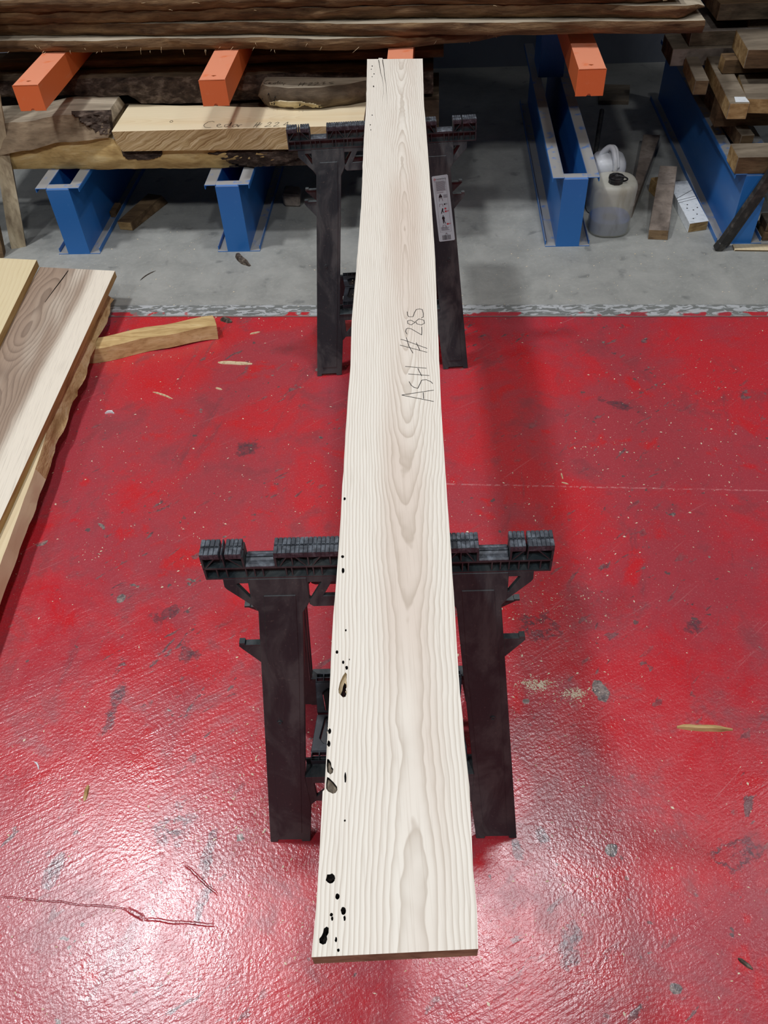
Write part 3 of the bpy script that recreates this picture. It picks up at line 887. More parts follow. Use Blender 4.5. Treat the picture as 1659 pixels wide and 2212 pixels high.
def ub(name, label, cat, u0, u1, v0, v1, z0, z1, mats, m=(0, 0, 0, 0), rot=0.0, group=None, bevel=.002, tilt=0.0):
    """timber in rack coordinates, turned by rot about its first corner"""
    ca, sa = math.cos(rot), math.sin(rot)
    f = lambda u, v, z: rk(u0 + (u - u0) * ca - (v - v0) * sa, v0 + (u - u0) * sa + (v - v0) * ca, z + tilt * (v - v0))
    return beam(name, label, cat, [f(u0, v0, z0), f(u1, v0, z0), f(u1, v1, z0), f(u0, v1, z0)], [f(u0, v0, z1), f(u1, v0, z1), f(u1, v1, z1), f(u0, v1, z1)], mats, m=m, group=group, bevel=bevel)


G3 = 'offcuts and timbers on the right hand blue base'
DT2, TA, BR = M['dust_wood'], M['tan_wood'], M['brown_wood']
ub('timber_bearer', 'long dark timber lying back along the right blue base', 'timber', 1.425, 1.475, .20, .95, .2800, .335, [DT2, BR], (1, 1, 1, 1), .06, G3)
ub('timber_block', 'lowest brown timber block on the right blue base, above the steel leg', 'timber', 1.362, 1.75, .0, .115, .2800, .342, [DT2, BR, TA], (1, 1, 1, 2), .0, G3)
ub('timber_block', 'square ended timber with a bright chip on top, over the right blue base', 'timber', 1.325, 1.395, .125, .60, .425, .482, [DT2, TA, TA], (1, 1, 1, 2), -.05, G3)
ub('timber_block', 'tan ended board beside the square ended timber on the right', 'timber', 1.398, 1.75, .175, .60, .425, .478, [DT2, TA, TA], (1, 1, 1, 2), -.12, G3)
ub('timber_block', 'wide dusty board end behind the square ended timber', 'timber', 1.255, 1.305, .36, .61, .425, .478, [DT2, TA, BR], (2, 1, 1, 1), -.05, G3)
ub('timber_bearer', 'rough bearer below the tan ended boards on the right', 'timber', 1.34, 1.75, .28, .36, .3355, .424, [BR, BR, BR], (1, 1, 1, 1), .0, G3)
ub('timber_block', 'upper tan faced timber at the right edge of the photo', 'timber', 1.40, 1.8, .30, .52, .535, .60, [DT2, BR, TA], (1, 1, 1, 2), -.05, G3)
ub('timber_bearer', 'thin bearer under the upper tan faced timber', 'timber', 1.36, 1.8, .40, .47, .4835, .534, [BR, BR, TA], (1, 1, 1, 2), -.0, G3)
ub('squared_timber', 'long grey timber crossing the dark bay at upper right', 'timber', 1.215, 1.9, .62, .80, .44, .505, [DT2, M['grey_wood'], BR], (1, 1, 1, 2), .0, G3)
ub('waney_slab', 'dark slab on top of the long grey timber at upper right', 'slab', 1.28, 1.9, .64, .95, .5055, .56, [M['grey_wood'], M['rear_log'], BR], (1, 1, 1, 2), .0, G3)
ub('waney_slab', 'topmost dark slab at the upper right corner of the photo', 'slab', 1.36, 1.95, .62, .95, .60, .66, [M['brown_wood'], M['rear_log'], BR], (1, 1, 1, 2), .0, G3)
ub('timber_bearer', 'dark spacer block between the two dark slabs at upper right', 'timber', 1.50, 1.60, .66, .9, .5605, .5995, [BR, M['rear_log'], BR], (1, 1, 1, 1), .0, G3)
chp = MB(); chp.add([rk(1.345, .13, .4835), rk(1.393, .128, .4835), rk(1.390, .175, .4835), rk(1.352, .178, .4835), rk(1.345, .13, .4825), rk(1.393, .128, .4825), rk(1.390, .175, .4825), rk(1.352, .178, .4825)], [(0, 1, 2, 3), (4, 7, 6, 5), (0, 4, 5, 1), (1, 5, 6, 2), (2, 6, 7, 3), (3, 7, 4, 0)])
tag(chp.build('wood_chip', M['white_paint']), 'bright chip lying on the square ended timber', 'chip')

# boards on the floor of the right bay
beam('grey_board', 'grey weathered board propped at a slant beside the white block', 'board',
     [rk(1.114, .045, 0), rk(1.190, .036, 0), rk(1.285, .43, .075), rk(1.215, .44, .075)],
     [rk(1.114, .060, .034), rk(1.190, .052, .034), rk(1.283, .44, .112), rk(1.213, .45, .112)], [M['grey_wood'], M['brown_wood']], m=(1, 0, 0, 0))
beam('timber_block', 'short tan block under the raised end of the slanted grey board', 'timber',
     [rk(1.205, .39, 0), rk(1.258, .405, 0), rk(1.240, .47, 0), rk(1.187, .455, 0)], [rk(1.205, .39, .058), rk(1.258, .405, .058), rk(1.240, .47, .058), rk(1.187, .455, .058)], [TA])
beam('white_block', 'white painted timber block with a raw sawn end by the blue base', 'block',
     [rk(1.278, .092, 0), rk(1.357, .112, 0), rk(1.345, .46, 0), rk(1.262, .45, 0)], [rk(1.278, .092, .040), rk(1.357, .112, .040), rk(1.345, .46, .040), rk(1.262, .45, .040)], [M['white_paint'], TA], m=(1, 0, 0, 0))
wbk = bpy.data.objects['white_block']
for u, v in ((1.30, .13), (1.322, .165), (1.315, .20), (1.293, .215), (1.335, .22), (1.30, .245)):
    nh = MB()
    nh.tube([rk(u, v, .0402), rk(u, v, .0412)], .0032, 7)
    child_at(wbk, nh.build('nail_hole', M['ink']))
for stroke in ([(1.268, .262), (1.350, .300)], [(1.268, .282), (1.349, .318)], [(1.268, .30), (1.348, .375)]):
    child_at(wbk, ribbon([stroke], .0022, lambda a, b_, t: rk(a, b_, .04 + t), .0006).build('pencil_line', M['ink']))
beam('grey_board', 'dark narrow board lying back from behind the jerrycan', 'board',
     [rk(1.064, .225, 0), rk(1.080, .222, 0), rk(1.31, .90, 0), rk(1.235, .91, 0)], [rk(1.064, .225, .05), rk(1.080, .222, .05), rk(1.31, .90, .05), rk(1.235, .91, .05)], [M['grey_wood']], bevel=.001)
beam('grey_board', 'flat dusty board on the floor deep in the right bay', 'board',
     [rk(1.10, 1.40, 0), rk(1.25, 1.39, 0), rk(1.29, 1.60, 0), rk(1.13, 1.62, 0)], [rk(1.10, 1.40, .02), rk(1.25, 1.39, .02), rk(1.29, 1.60, .02), rk(1.13, 1.62, .02)], [M['dust_wood']])
# dark coil of hose behind the jugs
h = MB()
h.tube([rk(.965 + .05 * math.cos(a) * (1 + .1 * math.sin(a * 3)), .62 + .09 * math.sin(a), .012 + .010 * a / 2 / math.pi) for a in [k * .3 for k in range(48)]], .009, 7)
h.tube([rk(.955 + .01 * k, .55 + .05 * k, .05 + .012 * k) for k in range(9)], .011, 7)
tag(h.build('hose', M['hose'], smooth=True), 'dark coil of hose on the floor behind the white jug', 'hose')
# scraps under the left bays
beam('timber_block', 'brown timber block on the floor between the two left blue bases', 'timber',
     [rk(-1.072, .198, 0), rk(-1.012, .186, 0), rk(-.915, .43, 0), rk(-.985, .45, 0)], [rk(-1.076, .200, .036), rk(-1.014, .188, .036), rk(-.935, .43, .036), rk(-1.003, .45, .036)], [BR, TA], m=(1, 0, 0, 0))
beam('timber_block', 'small dark offcut resting on the foot of the far left blue base', 'timber',
     [rk(-1.139, .30, .0045), rk(-1.112, .296, .0045), rk(-1.110, .38, .0045), rk(-1.138, .385, .0045)], [rk(-1.139, .30, .03), rk(-1.112, .296, .03), rk(-1.110, .38, .03), rk(-1.138, .385, .03)], [BR])
beam('timber_block', 'dark rounded block on the floor left of the far sawhorse', 'timber',
     [rk(-.388, .372, 0), rk(-.316, .362, 0), rk(-.318, .45, 0), rk(-.388, .46, 0)], [rk(-.392, .372, .058), rk(-.312, .362, .055), rk(-.316, .45, .055), rk(-.390, .46, .058)], [M['grey_wood']], bevel=.008)

# ================================================================== jugs
def superring(cx, cy, z, a, b_, n=28, e=2.6, rot=0.0):
    r = []
    for k in range(n):
        t = 2 * math.pi * k / n
        c, s = math.cos(t), math.sin(t)
        x = a * math.copysign(abs(c) ** (2 / e), c); y = b_ * math.copysign(abs(s) ** (2 / e), s)
        r.append((cx + x * math.cos(rot) - y * math.sin(rot), cy + x * math.sin(rot) + y * math.cos(rot), z))
    return r


jr = empty('jerrycan', rk(.968, .132, 0), RA)
tag(jr, 'cloudy plastic jerrycan with blue liquid and a black cap beside the blue base', 'jerrycan')
bd = MB()
prof = [(0, .070), (.004, .077), (.012, .080), (.10, .082), (.180, .085), (.196, .083), (.205, .076), (.209, .064), (.210, .03)]
bd.rings([superring(0, 0, z, r, r * .95) for z, r in prof])
bd.build('body', M['jug'], jr, smooth='all')
lq = MB()
lq.rings([superring(0, 0, z, r, r * .95) for z, r in ((.004, .069), (.008, .075), (.058, .0775))])
lq.build('liquid', M['liquid'], jr, smooth=True)
nk = MB()
cx, cy = -.006, -.030
nk.rings([[(cx + r * math.cos(t * math.pi / 5), cy + r * math.sin(t * math.pi / 5), z) for t in range(10)] for z, r in ((.206, .028), (.222, .028), (.226, .030), (.234, .030), (.236, .024), (.238, .012), (.244, .006))])
cp = nk.build('cap', M['cap'], jr, bevel=.001)
sr = MB()
sr.tube([(cx + .000 + .046 * math.sin(a) ** 1 * .9, cy + .004 - .010 * math.cos(a) - .012 * math.sin(a), .238 - .030 * (1 - math.cos(a)) / 2) for a in [k * math.pi / 12 for k in range(13)]], .0032, 7)
sr.build('strap', M['cap'], cp, smooth=True)

wj = empty('plastic_jug', rk(.966, .305, 0), RA)
tag(wj, 'white plastic jug with a loop handle behind the cloudy jerrycan', 'jug')
bd = MB()
prof = [(0, .056), (.006, .064), (.05, .066), (.15, .066), (.185, .069), (.205, .066), (.222, .056), (.232, .036), (.236, .02)]
bd.rings([superring(0, 0, z, r, r * .95, 28, 3.0) for z, r in prof])
bd.build('body', M['jug_white'], wj, smooth='all')
hd = MB()
hp = [(-.040, .00, .218), (-.024, -.004, .246), (-.006, -.012, .262), (.006, -.030, .256), (.012, -.050, .232), (.016, -.062, .205), (.014, -.066, .185)]
pts = []
for i in range(len(hp) - 1):
    for k in range(4):
        t = k / 4
        p0, p1, p2, p3 = [Vector(hp[max(0, min(len(hp) - 1, i + q))]) for q in (-1, 0, 1, 2)]
        pts.append(.5 * ((2 * p1) + (p2 - p0) * t + (2 * p0 - 5 * p1 + 4 * p2 - p3) * t * t + (3 * p1 - p0 - 3 * p2 + p3) * t ** 3))
hd.tube(pts, .0105, 10)
hd.tube([p + Vector((.010, .004, -.001)) for p in pts[3:-2]], .009, 10)
hd.build('handle', M['jug_white'], wj, smooth='all')
# ================================================================== sawhorses
LT, LO = .69, .147           # the leg panels lean from the rail (height LT) out to LO at the floor
LN = Vector((0, -LT, LO)).normalized()


def lp(rear):
    def f(x, z, t):
        p = Vector((x, -(LT - z) * LO / LT, z)) + LN * t
        return Vector((p.x, .030 - p.y, p.z)) if rear else p
    return f


def sawhorse(name, loc, rz, label):
    t = empty(name, loc, rz)
    tag(t, label, 'sawhorse', 'black plastic sawhorses under the ash plank')
    P, Gr = M['plastic'], M['plastic_grey']
    for rear in (0, 1):
        f = lp(rear)
        Y = (lambda y: .030 - y) if rear else (lambda y: y)

        def bx(mb, x0, x1, y0, y1, z0, z1, m=0):
            a, b_ = Y(y0), Y(y1)
            mb.box(x0, x1, min(a, b_), max(a, b_), z0, z1, m)
        # ---- top rail half: back skin, flanges and ribs, open to the outside like the moulding
        r = MB()
        sil = [(-.267, .690), (.267, .690), (.267, .738), (.2275, .738), (.2275, .732), (.2245, .732), (.2245, .738), (.202, .738), (.202, .718), (.1525, .718), (.1525, .738),
               (-.1525, .738), (-.1525, .718), (-.204, .718), (-.204, .738), (-.2285, .738), (-.2285, .732), (-.2375, .732), (-.2375, .738), (-.267, .738)]
        yy = (lambda q, w, h: (q, Y(h), w))
        r.prism(sil, [], yy, .0135, .0105)
        bx(r, -.267, .267, .0, .0135, .6890, .6925)
        bx(r, -.267, .267, .0, .0135, .7135, .7170)
        for s in (-1, 1):
            bx(r, s * .2655 - .0016, s * .2655 + .0016, .0, .0135, .6925, .7420)
            bx(r, s * .203 - .0016, s * .203 + .0016, .0, .0135, .7170, .7420)
            bx(r, s * .1535 - .0016, s * .1535 + .0016, .0, .0135, .7170, .7420)
        for x in (-.247, -.232, -.202, -.189, -.176, -.140, -.131, -.108, -.098, -.085, -.050, -.020, 0, .020, .050, .085, .098, .108, .131, .140, .176, .189, .202, .217, .232, .250):
            bx(r, x - .0009, x + .0009, .001, .0135, .6925, .7135)
        for x in (-.233, -.128, -.1035, -.070, 0, .070, .1035, .128, .2285):
            bx(r, x - .0009, x + .0009, .001, .0135, .7170, .738)
        for x0, x1 in ((-.262, -.246), (-.206, -.225), (-.148, -.136), (-.108, -.122), (-.098, -.084), (.148, .136), (.108, .122), (.098, .084), (.206, .222), (.262, .244), (-.06, -.03), (.06, .03)):
            r.bar((x0, Y(.006), .7172), (x1, Y(.006), .738), .0018, .011, up=(0, 1, 0))
        rl = r.build('top_rail', P, t)
        # grip pads with toothed edges
        for x0, x1 in ((-.267, -.2375), (-.2345, -.2315), (-.2285, -.203), (-.1545, .1545), (.2005, .2245), (.2275, .267)):
            g = MB()
            bx(g, x0, x1, .0, .0140, .7375, .7480)
            n = max(1, int(round((x1 - x0) / .0066)))
            for k in range(n):
                a = x0 + (x1 - x0) * k / n
                b_ = x0 + (x1 - x0) * (k + 1) / n
                bx(g, a + .0005, b_ - .0005, -.0006, .0133, .7385 + (.0012 if k % 2 else 0), .7500)
            g.build('grip_pad', Gr, rl, bevel=.0004)
        for s in (-1, 1):
            g = MB()
            x0, x1 = sorted((s * .1555, s * .2005))
            g.rings([[(x, Y(y), z) for y, z in ((-.0006, .717), (-.0006, .7195), (.003, .7215), (.006, .7205), (.009, .7235), (.014, .7245), (.014, .717))] for x in (x0, x1)])
            g.build('saddle_pad', Gr, rl, bevel=.0003)
        # ---- legs
        for s in (-1, 1):
            q = [(-.203, .6885), (-.110, .6885), (-.110, .640), (-.115, .630), (-.123, .617), (-.158, .226), (-.1605, .205), (-.157, .120), (-.170, .001), (-.187, .0), (-.188, .0075), (-.236, .0075), (-.237, .0), (-.2525, .0), (-.1945, .622), (-.203, .634)]
            q = [(-x * s, z) for x, z in q] if s > 0 else q
            l = MB()
            l.prism(q, [], f, -.010, 0)
            # turned-in side walls behind the face and a shallow raised strip
            for xa, za, xb, zb in ((-.1945, .622, -.2515, .012), (-.123, .617, -.1585, .226)):
                l.bar(f(-s * (xa + (.003 if xa < -.16 else -.003)) if s > 0 else xa + (.003 if xa < -.16 else -.003), za, -.018), f(-s * (xb + (.003 if xb < -.2 else -.003)) if s > 0 else xb + (.003 if xb < -.2 else -.003), zb, -.018), .004, .028, up=LN if not rear else Vector((0, -LN.y, LN.z)))
            st_ = [(-.182, .655), (-.130, .655), (-.141, .50), (-.184, .03), (-.232, .03), (-.196, .50)]
            st_ = [(-x * s, z) for x, z in st_] if s > 0 else st_
            l.prism(st_, [], f, -.002, .0012)
            lg = l.build('leg', P, t, bevel=.0012)
            hk = MB()
            hq = [(-.198, .5485), (-.2265, .5485), (-.2265, .5525), (-.2355, .5525), (-.2375, .545), (-.232, .538), (-.203, .505)]
            hq = [(-x * s, z) for x, z in hq] if s > 0 else hq
            hk.prism(hq, [], f, -.006, -.003)
            hk.box(min(s * .199, s * .227), max(s * .199, s * .227), *sorted((f(0, .5485, -.012).y, f(0, .5485, -.001).y)), .5470, .5495)
            hk.box(min(s * .2265, s * .236), max(s * .2265, s * .236), *sorted((f(0, .5525, -.012).y, f(0, .5525, -.001).y)), .5490, .5535)
            hk.build('hook', P, lg)
            bs = MB()
            c0 = f(s * .178 if s < 0 else s * .178, .385, 0)
            ring = []
            for tt, rr in ((.0012, .005), (.003, .0045), (.003, .0025), (.0016, .002)):
                ring.append([f(s * .190 + rr * math.cos(k * math.pi / 5), .362 + rr * math.sin(k * math.pi / 5), tt) for k in range(10)])
            bs.rings(ring)
            bs.build('moulding_boss', P, lg, smooth=True)
            # outer bracket between rail and leg
            b = MB()
            bq = [(-.202, .6885), (-.2415, .6885), (-.2415, .673), (-.2385, .668), (-.202, .633), (-.202, .6485), (-.2045, .6505), (-.2215, .677), (-.2205, .679), (-.202, .679)]
            bq = [(-x * s, z) for x, z in bq] if s > 0 else bq
            b.prism(bq, [], f, -.010, -.001)
            b.build('rail_bracket', P, t, bevel=.0008)
        # ---- middle: upper brace and lower cross bar
        b = MB()
        w = .111
        holes = []
        for s in (-1, 1):
            holes.append([(s * .109, .6785), (s * .0875, .6785), (s * .108, .6435), (s * .110, .6465)])
            holes.append([(s * .072, .6785), (s * .050, .6785), (s * .050, .6505), (s * .0875, .6505)])
        holes.append([(-.043, .6785), (.043, .6785), (.043, .6505), (-.043, .6505)])
        b.prism([(-w, .6885), (-w, .634), (-w + .006, .629), (w - .006, .629), (w, .634), (w, .6885)], holes, f, -.010, -.001)
        b.build('upper_brace', P, t, bevel=.0007)
        b = MB()
        holes = []
        for s in (-1, 1):
            holes.append([(s * .1455, .1865), (s * .1195, .1865), (s * .1195, .169), (s * .1435, .1455)])
            holes.append([(s * .112, .1865), (s * .060, .1865), (s * .060, .152), (s * .105, .152)])
        holes.append([(-.052, .1865), (.052, .1865), (.052, .152), (-.052, .152)])
        b.prism([(-.161, .205), (-.158, .119), (-.146, .132), (.146, .132), (.158, .119), (.161, .205)], holes, f, -.010, -.001)
        for k in (0, 1):
            a0, a1 = f(0, .205, -.001), f(0, .205, -.022)
        b.box(-.160, .160, *sorted((f(0, .209, .0015).y, f(0, .209, -.030).y)), .2030, .2085)
        b.box(-.160, .160, *sorted((f(0, .222, -.026).y, f(0, .222, -.030).y)), .2085, .2230)
        b.build('cross_bar', P, t, bevel=.0007)
    # ---- folding tray between the frames
    def leaf(ya, yb, za, zb, wa, wb, flip):
        mb = MB()
        def g(x, y, tt):
            s = (y - ya) / (yb - ya)
            return Vector((x, y, za + (zb - za) * s + tt))
        q = [(-wa, ya), (wa, ya), (wb, yb), (-wb, yb)]
        i = .016
        s_ = 1 if yb > ya else -1
        hole = [(-wa + i + .008, ya + s_ * .016), (wa - i - .008, ya + s_ * .016), (wa - i, ya + s_ * .026), (wb - i, yb - s_ * .005), (-wb + i, yb - s_ * .005), (-wa + i, ya + s_ * .026)]
        mb.prism(q, [hole], g, -.012, 0, 0)
        o = mb.build('tray_leaf', M['tray'], tr, bevel=.0012)
        rc = MB()
        rc.prism([(x * .99, y) for x, y in hole], [], g, -.011, -.006)
        rc.build('recess', M['tray_dark'], o)
        return o
    yf = lp(0)(0, .2085, -.026).y
    yr = .030 - yf
    hinges = []
    for s, y0 in ((1, yf), (-1, yr)):      # hinge ladders at both ends
        h = MB()
        for k in range(21):
            x = -.148 + k * .0148
            h.box(x - .0009, x + .0009, *sorted((y0 - s * .004, y0 + s * .016)), .2140, .2280)
        for d in (-.003, .006, .015):
            y = y0 + s * d
            h.box(-.149, .149, y - .0009, y + .0009, .2145, .2275)
        hinges.append(h.build('tray_hinge', M['tray'], t))
    tr = hinges[0]
    tr.name = 'tray'
    hinges[1].parent = tr
    leaf(yf + .016, .013, .2275, .2355, .150, .141, False)
    leaf(yr - .016, .017, .2275, .2355, .150, .141, True)
    # sawdust on the tray
    sd = MB()
    for k in range(420):
        x = rnd.uniform(-.12, .12); y = rnd.uniform(yf + .03, yr - .03)
        z = .2275 + .008 * (1 - abs(y - .015) / (yr - .03)) - .0055
        a = rnd.uniform(0, 6.28); l = rnd.uniform(.0006, .0016) * (2 if rnd.random() < .12 else 1)
        sd.add([(x + l * math.cos(a + q), y + l * math.sin(a + q), z + .0004 * (q > 2)) for q in (0, 1.7, 3.6)], [(0, 1, 2)])
    tag(sd.build('sawdust', M['sawdust'], tr), kind='stuff')
    return t


near = sawhorse('sawhorse', (-.0161, .7796, 0), -.0442, 'near black plastic sawhorse under the middle of the ash plank, without a sticker')
far = sawhorse('sawhorse', (.0587, 2.3282, 0), -.0107, 'far black plastic sawhorse before the rack, with a white sticker on its right leg')

# ---- printed sticker on the far right leg
f = lp(0)
SA, SB, SC_, SDD = Vector((.139, .601)), Vector((.186, .605)), Vector((.208, .419)), Vector((.160, .416))


def stk(a, b_, t):
    """a across 0..1, b down 0..1"""
    p = (SA * (1 - a) + SB * a) * (1 - b_) + (SDD * (1 - a) + SC_ * a) * b_
    return f(p.x, p.y, t)


leg_r = [o for o in bpy.data.objects if o.parent == far and o.name.startswith('leg')][1]
s = MB()
c = .05
s.prism([(c, 0), (1 - c, 0), (1, c * .3), (1, 1 - c * .3), (1 - c, 1), (c, 1), (0, 1 - c * .3), (0, c * .3)], [], lambda a, b_, t: stk(a, b_, t), .0013, .0017)
so = s.build('sticker', M['sticker'], leg_r)
so['label'] = 'white printed sticker with a bar code'


def ink(name, quads, m):
    mb = MB()
    for q in quads:
        mb.add([stk(a, b_, .0020) for a, b_ in q], [tuple(range(len(q)))])
    o = mb.build(name, m, leg_r)
    o.parent = so
    return o


R4 = lambda a, b_, w, h: [(a, b_), (a + w, b_), (a + w, b_ + h), (a, b_ + h)]
lines = []
for k in range(17): lines.append(R4(.20, .085 + k * .0085, rnd.uniform(.50, .62), .0046))
lines.append(R4(.20, .245, .42, .006))
for k in range(7): lines.append(R4(.58, .288 + k * .0072, rnd.uniform(.20, .26), .0036))
for k in range(7): lines.append(R4(.22, .775 + k * .0085, rnd.uniform(.36, .56), .0042))
for k in range(3): lines.append(R4(.62, .418 + k * .007, .16, .0035))
fr = [R4(.14, .075, .70, .002), R4(.14, .075, .012, .78), R4(.83, .075, .012, .78), R4(.14, .853, .70, .002), R4(.46, .872, .10, .012), R4(.40, .89, .22, .005)]
for (x, y) in ((.30, .335), (.28, .42), (.34, .745)):   # outlines of trestles
    fr += [[(x, y), (x + .03, y), (x + .01, y + .045), (x - .02, y + .045)], [(x + .17, y), (x + .20, y), (x + .23, y + .045), (x + .20, y + .045)], R4(x, y, .2, .006)]
ink('fine_print', lines + fr, M['print_grey'])
blk = [[(.34, .285), (.46, .285), (.52, .325), (.28, .325)], [(.38, .268), (.42, .268), (.43, .285), (.37, .285)]]
blk += [[(.60 + .05 * math.cos(k * .7), .430 + .012 * math.sin(k * .7)) for k in range(9)]]
blk += [[(.42, .487), (.49, .492), (.46, .53), (.53, .555), (.50, .562), (.42, .535), (.36, .572), (.32, .568), (.38, .52)]]            # leaning worker
blk += [[(.43 + .035 * math.cos(k * .7), .605 + .009 * math.sin(k * .7)) for k in range(9)], [(.36, .617), (.50, .617), (.52, .655), (.48, .66), (.52, .712), (.58, .722), (.50, .724), (.45, .68), (.43, .722), (.38, .722), (.38, .655), (.34, .65)]]   # standing worker
ink('pictogram', blk, M['print_black'])
circ = lambda x, y: [(x + .065 * math.cos(k * .7), y + .014 * math.sin(k * .7)) for k in range(9)]
for q in ([circ(.62, .497)], [circ(.62, .540), R4(.685, .530, .16, .005), R4(.685, .541, .12, .004)], [circ(.66, .735), R4(.725, .727, .14, .005), R4(.725, .738, .10, .004)]):
    ink('warning_mark', q, M['print_red'])
bars = []
x = .22
while x < .74:
    w = rnd.choice((.012, .02, .03))
    bars.append(R4(x, .905, w, .075)); x += w + rnd.choice((.012, .018, .026))
ink('bar_code', bars, M['print_black'])
ro = MB()
ro.tube([stk(.165 + .052 * math.cos(k * .52), .050 + .0125 * math.sin(k * .52), .0021) for k in range(12)], .0006, 4, closed=True)
o = ro.build('maker_emblem', M['print_red'], so)
tc = bpy.data.curves.new('maker_name', 'FONT')
tc.body = 'mastenberg'
tc.size = 1.0
to = bpy.data.objects.new('maker_name_curve', tc)
COL.objects.link(to)
bpy.context.view_layer.update()
me = bpy.data.meshes.new_from_object(to)
bpy.data.objects.remove(to)
xs = [v.co.x for v in me.vertices]
wd = max(xs)
for v in me.vertices:
    v.co = stk(.235 + v.co.x / wd * .62, .060 - v.co.y * .036, .0021)
me.materials.append(M['print_black'])
o = bpy.data.objects.new('maker_name', me)
COL.objects.link(o); o.parent = so

# ================================================================== the long ash plank
LE = [(0.0339, 2.7646), (0.0198, 2.3909), (0.0072, 2.1755), (-0.01, 1.7949), (-0.0265, 1.5329), (-0.0396, 1.3472), (-0.0447, 1.2002), (-0.0523, 1.0833), (-0.064, 0.8634), (-0.0682, 0.7836), (-0.0727, 0.7104), (-0.0774, 0.647), (-0.08, 0.5952), (-0.0846, 0.4759), (-0.0862, 0.4401), (-0.0877, 0.4116), (-0.0882, 0.4027), (-0.0903, 0.4006), (-0.0934, 0.3277), (-0.0963, 0.2756), (-0.1004, 0.2284)]
RE = [(0.2063, 2.7389), (0.1813, 2.3658), (0.1764, 2.2398), (0.1613, 1.9382), (0.1408, 1.5506), (0.1258, 1.3295), (0.1086, 1.068), (0.0976, 0.8497), (0.0928, 0.7398), (0.0823, 0.5486), (0.0792, 0.4529), (0.0786, 0.3954), (0.0718, 0.3032), (0.0712, 0.266), (0.0678, 0.2267)]


def dens(pts, amp, seed):
    out = []
    for (a, b_), (c, d) in zip(pts, pts[1:]):
        n = max(1, int(abs(d - b_) / .03))
        for k in range(n):
            t = k / n
            y = b_ + (d - b_) * t
            out.append((a + (c - a) * t + amp * nz(y * 22, seed) * (1 if k else .3), y))
    out.append(pts[-1])
    return out


HOLES = [(-0.0812,0.3036,0.0050,0.0052),(-0.0739,0.2849,0.0024,0.0030),(-0.0677,0.2703,0.0027,0.0041),(-0.0666,0.2631,0.0012,0.0027),(-0.0803,0.2674,0.0017,0.0018),(-0.0795,0.2635,0.0012,0.0022),(-0.0756,0.2433,0.0012,0.0026),(-0.0733,0.2333,0.0014,0.0017),(-0.0823,0.4758,0.0020,0.0037),(-0.0832,0.4595,0.0020,0.0042),(-0.0639,0.4157,0.0012,0.0067),(-0.0637,0.7496,0.0023,0.0028),(-0.0633,0.7239,0.0021,0.0050),(-0.0594,0.8651,0.0019,0.0034),(-0.0607,0.6216,0.0012,0.0019),(-0.0727,0.5882,0.0018,0.0028),(-0.0647,0.5721,0.0015,0.0028),(-0.0603,0.5635,0.0018,0.0031),(-0.0565,0.5757,0.0006,0.0014),(-0.0651,0.3652,0.0011,0.0013),(0.0477,2.7018,0.0017,0.0060),(0.0439,2.6749,0.0017,0.0039),(0.0510,2.6351,0.0018,0.0046),(0.0446,2.6133,0.0014,0.0038),(0.0460,2.5356,0.0018,0.0072),(0.0345,2.3267,0.0017,0.0041),(0.0272,2.2621,0.0016,0.0037),(0.0274,2.2287,0.0015,0.0030)]
BIGPOCKET = [(-0.0619,0.5570),(-0.0601,0.5541),(-0.0607,0.5458),(-0.0603,0.5356),(-0.0618,0.5326),(-0.0604,0.5275),(-0.0623,0.5216),(-0.0655,0.5208),(-0.0709,0.5275),(-0.0711,0.5329),(-0.0692,0.5423),(-0.0655,0.5517)]
BIGHOLE = [(-0.0636,0.5460),(-0.0617,0.5428),(-0.0614,0.5356),(-0.0628,0.5330),(-0.0613,0.5282),(-0.0628,0.5226),(-0.0653,0.5217),(-0.0688,0.5260),(-0.0690,0.5288),(-0.0669,0.5347),(-0.0659,0.5407)]
KNOT = [(-0.0852,0.4178),(-0.0829,0.4166),(-0.0774,0.4106),(-0.0736,0.4052),(-0.0733,0.4012),(-0.0753,0.3980),(-0.0785,0.3971),(-0.0840,0.4002),(-0.0862,0.4038),(-0.0862,0.4100)]
KNOT2 = [(-0.0853,0.4400),(-0.0830,0.4395),(-0.0805,0.4350),(-0.0800,0.4300),(-0.0778,0.4270),(-0.0785,0.4225),(-0.0815,0.4205),(-0.0850,0.4240),(-0.0857,0.4320)]
EIGHT = [(-.0852, .2562), (-.0830, .2548), (-.0832, .2500), (-.0850, .2470), (-.0845, .2440), (-.0860, .2402), (-.0890, .2393), (-.0925, .2412), (-.0928, .2450), (-.0905, .2475), (-.0890, .2505), (-.0880, .2545)]
CR1 = [(0.0700,2.7311),(0.0710,2.6848),(0.0711,2.6399),(0.0738,2.6065),(0.0750,2.5526),(0.0728,2.4805),(0.0671,2.4167)]
CR2 = [(0.0818,2.7291),(0.0826,2.6772),(0.0819,2.5943),(0.0833,2.5512),(0.0810,2.4691),(0.0796,2.4002)]
ZT, ZB = .7755, .7505
BO = Vector((.03, 1.5, 0))
outer = dens(LE, .0012, 1.0) + list(reversed(dens(RE, .0007, 9.0)))
# the split at the far end: the strip between the two cracks stands a little proud
near_end = []
far_end = [(.1500, 2.7469), (.0875, 2.7560), (.0828, 2.7565), (.0818, 2.7660), (.0700, 2.7685), (.0692, 2.7590), (.0660, 2.7598)]
outer = outer + far_end


def wig(cx, cy, rx, ry, seed, n=11):
    return [(cx + rx * math.cos(2 * math.pi * k / n) * (1 + .35 * nz(k * .9, seed)), cy + ry * math.sin(2 * math.pi * k / n) * (1 + .35 * nz(k * .9 + 40, seed))) for k in range(n)]


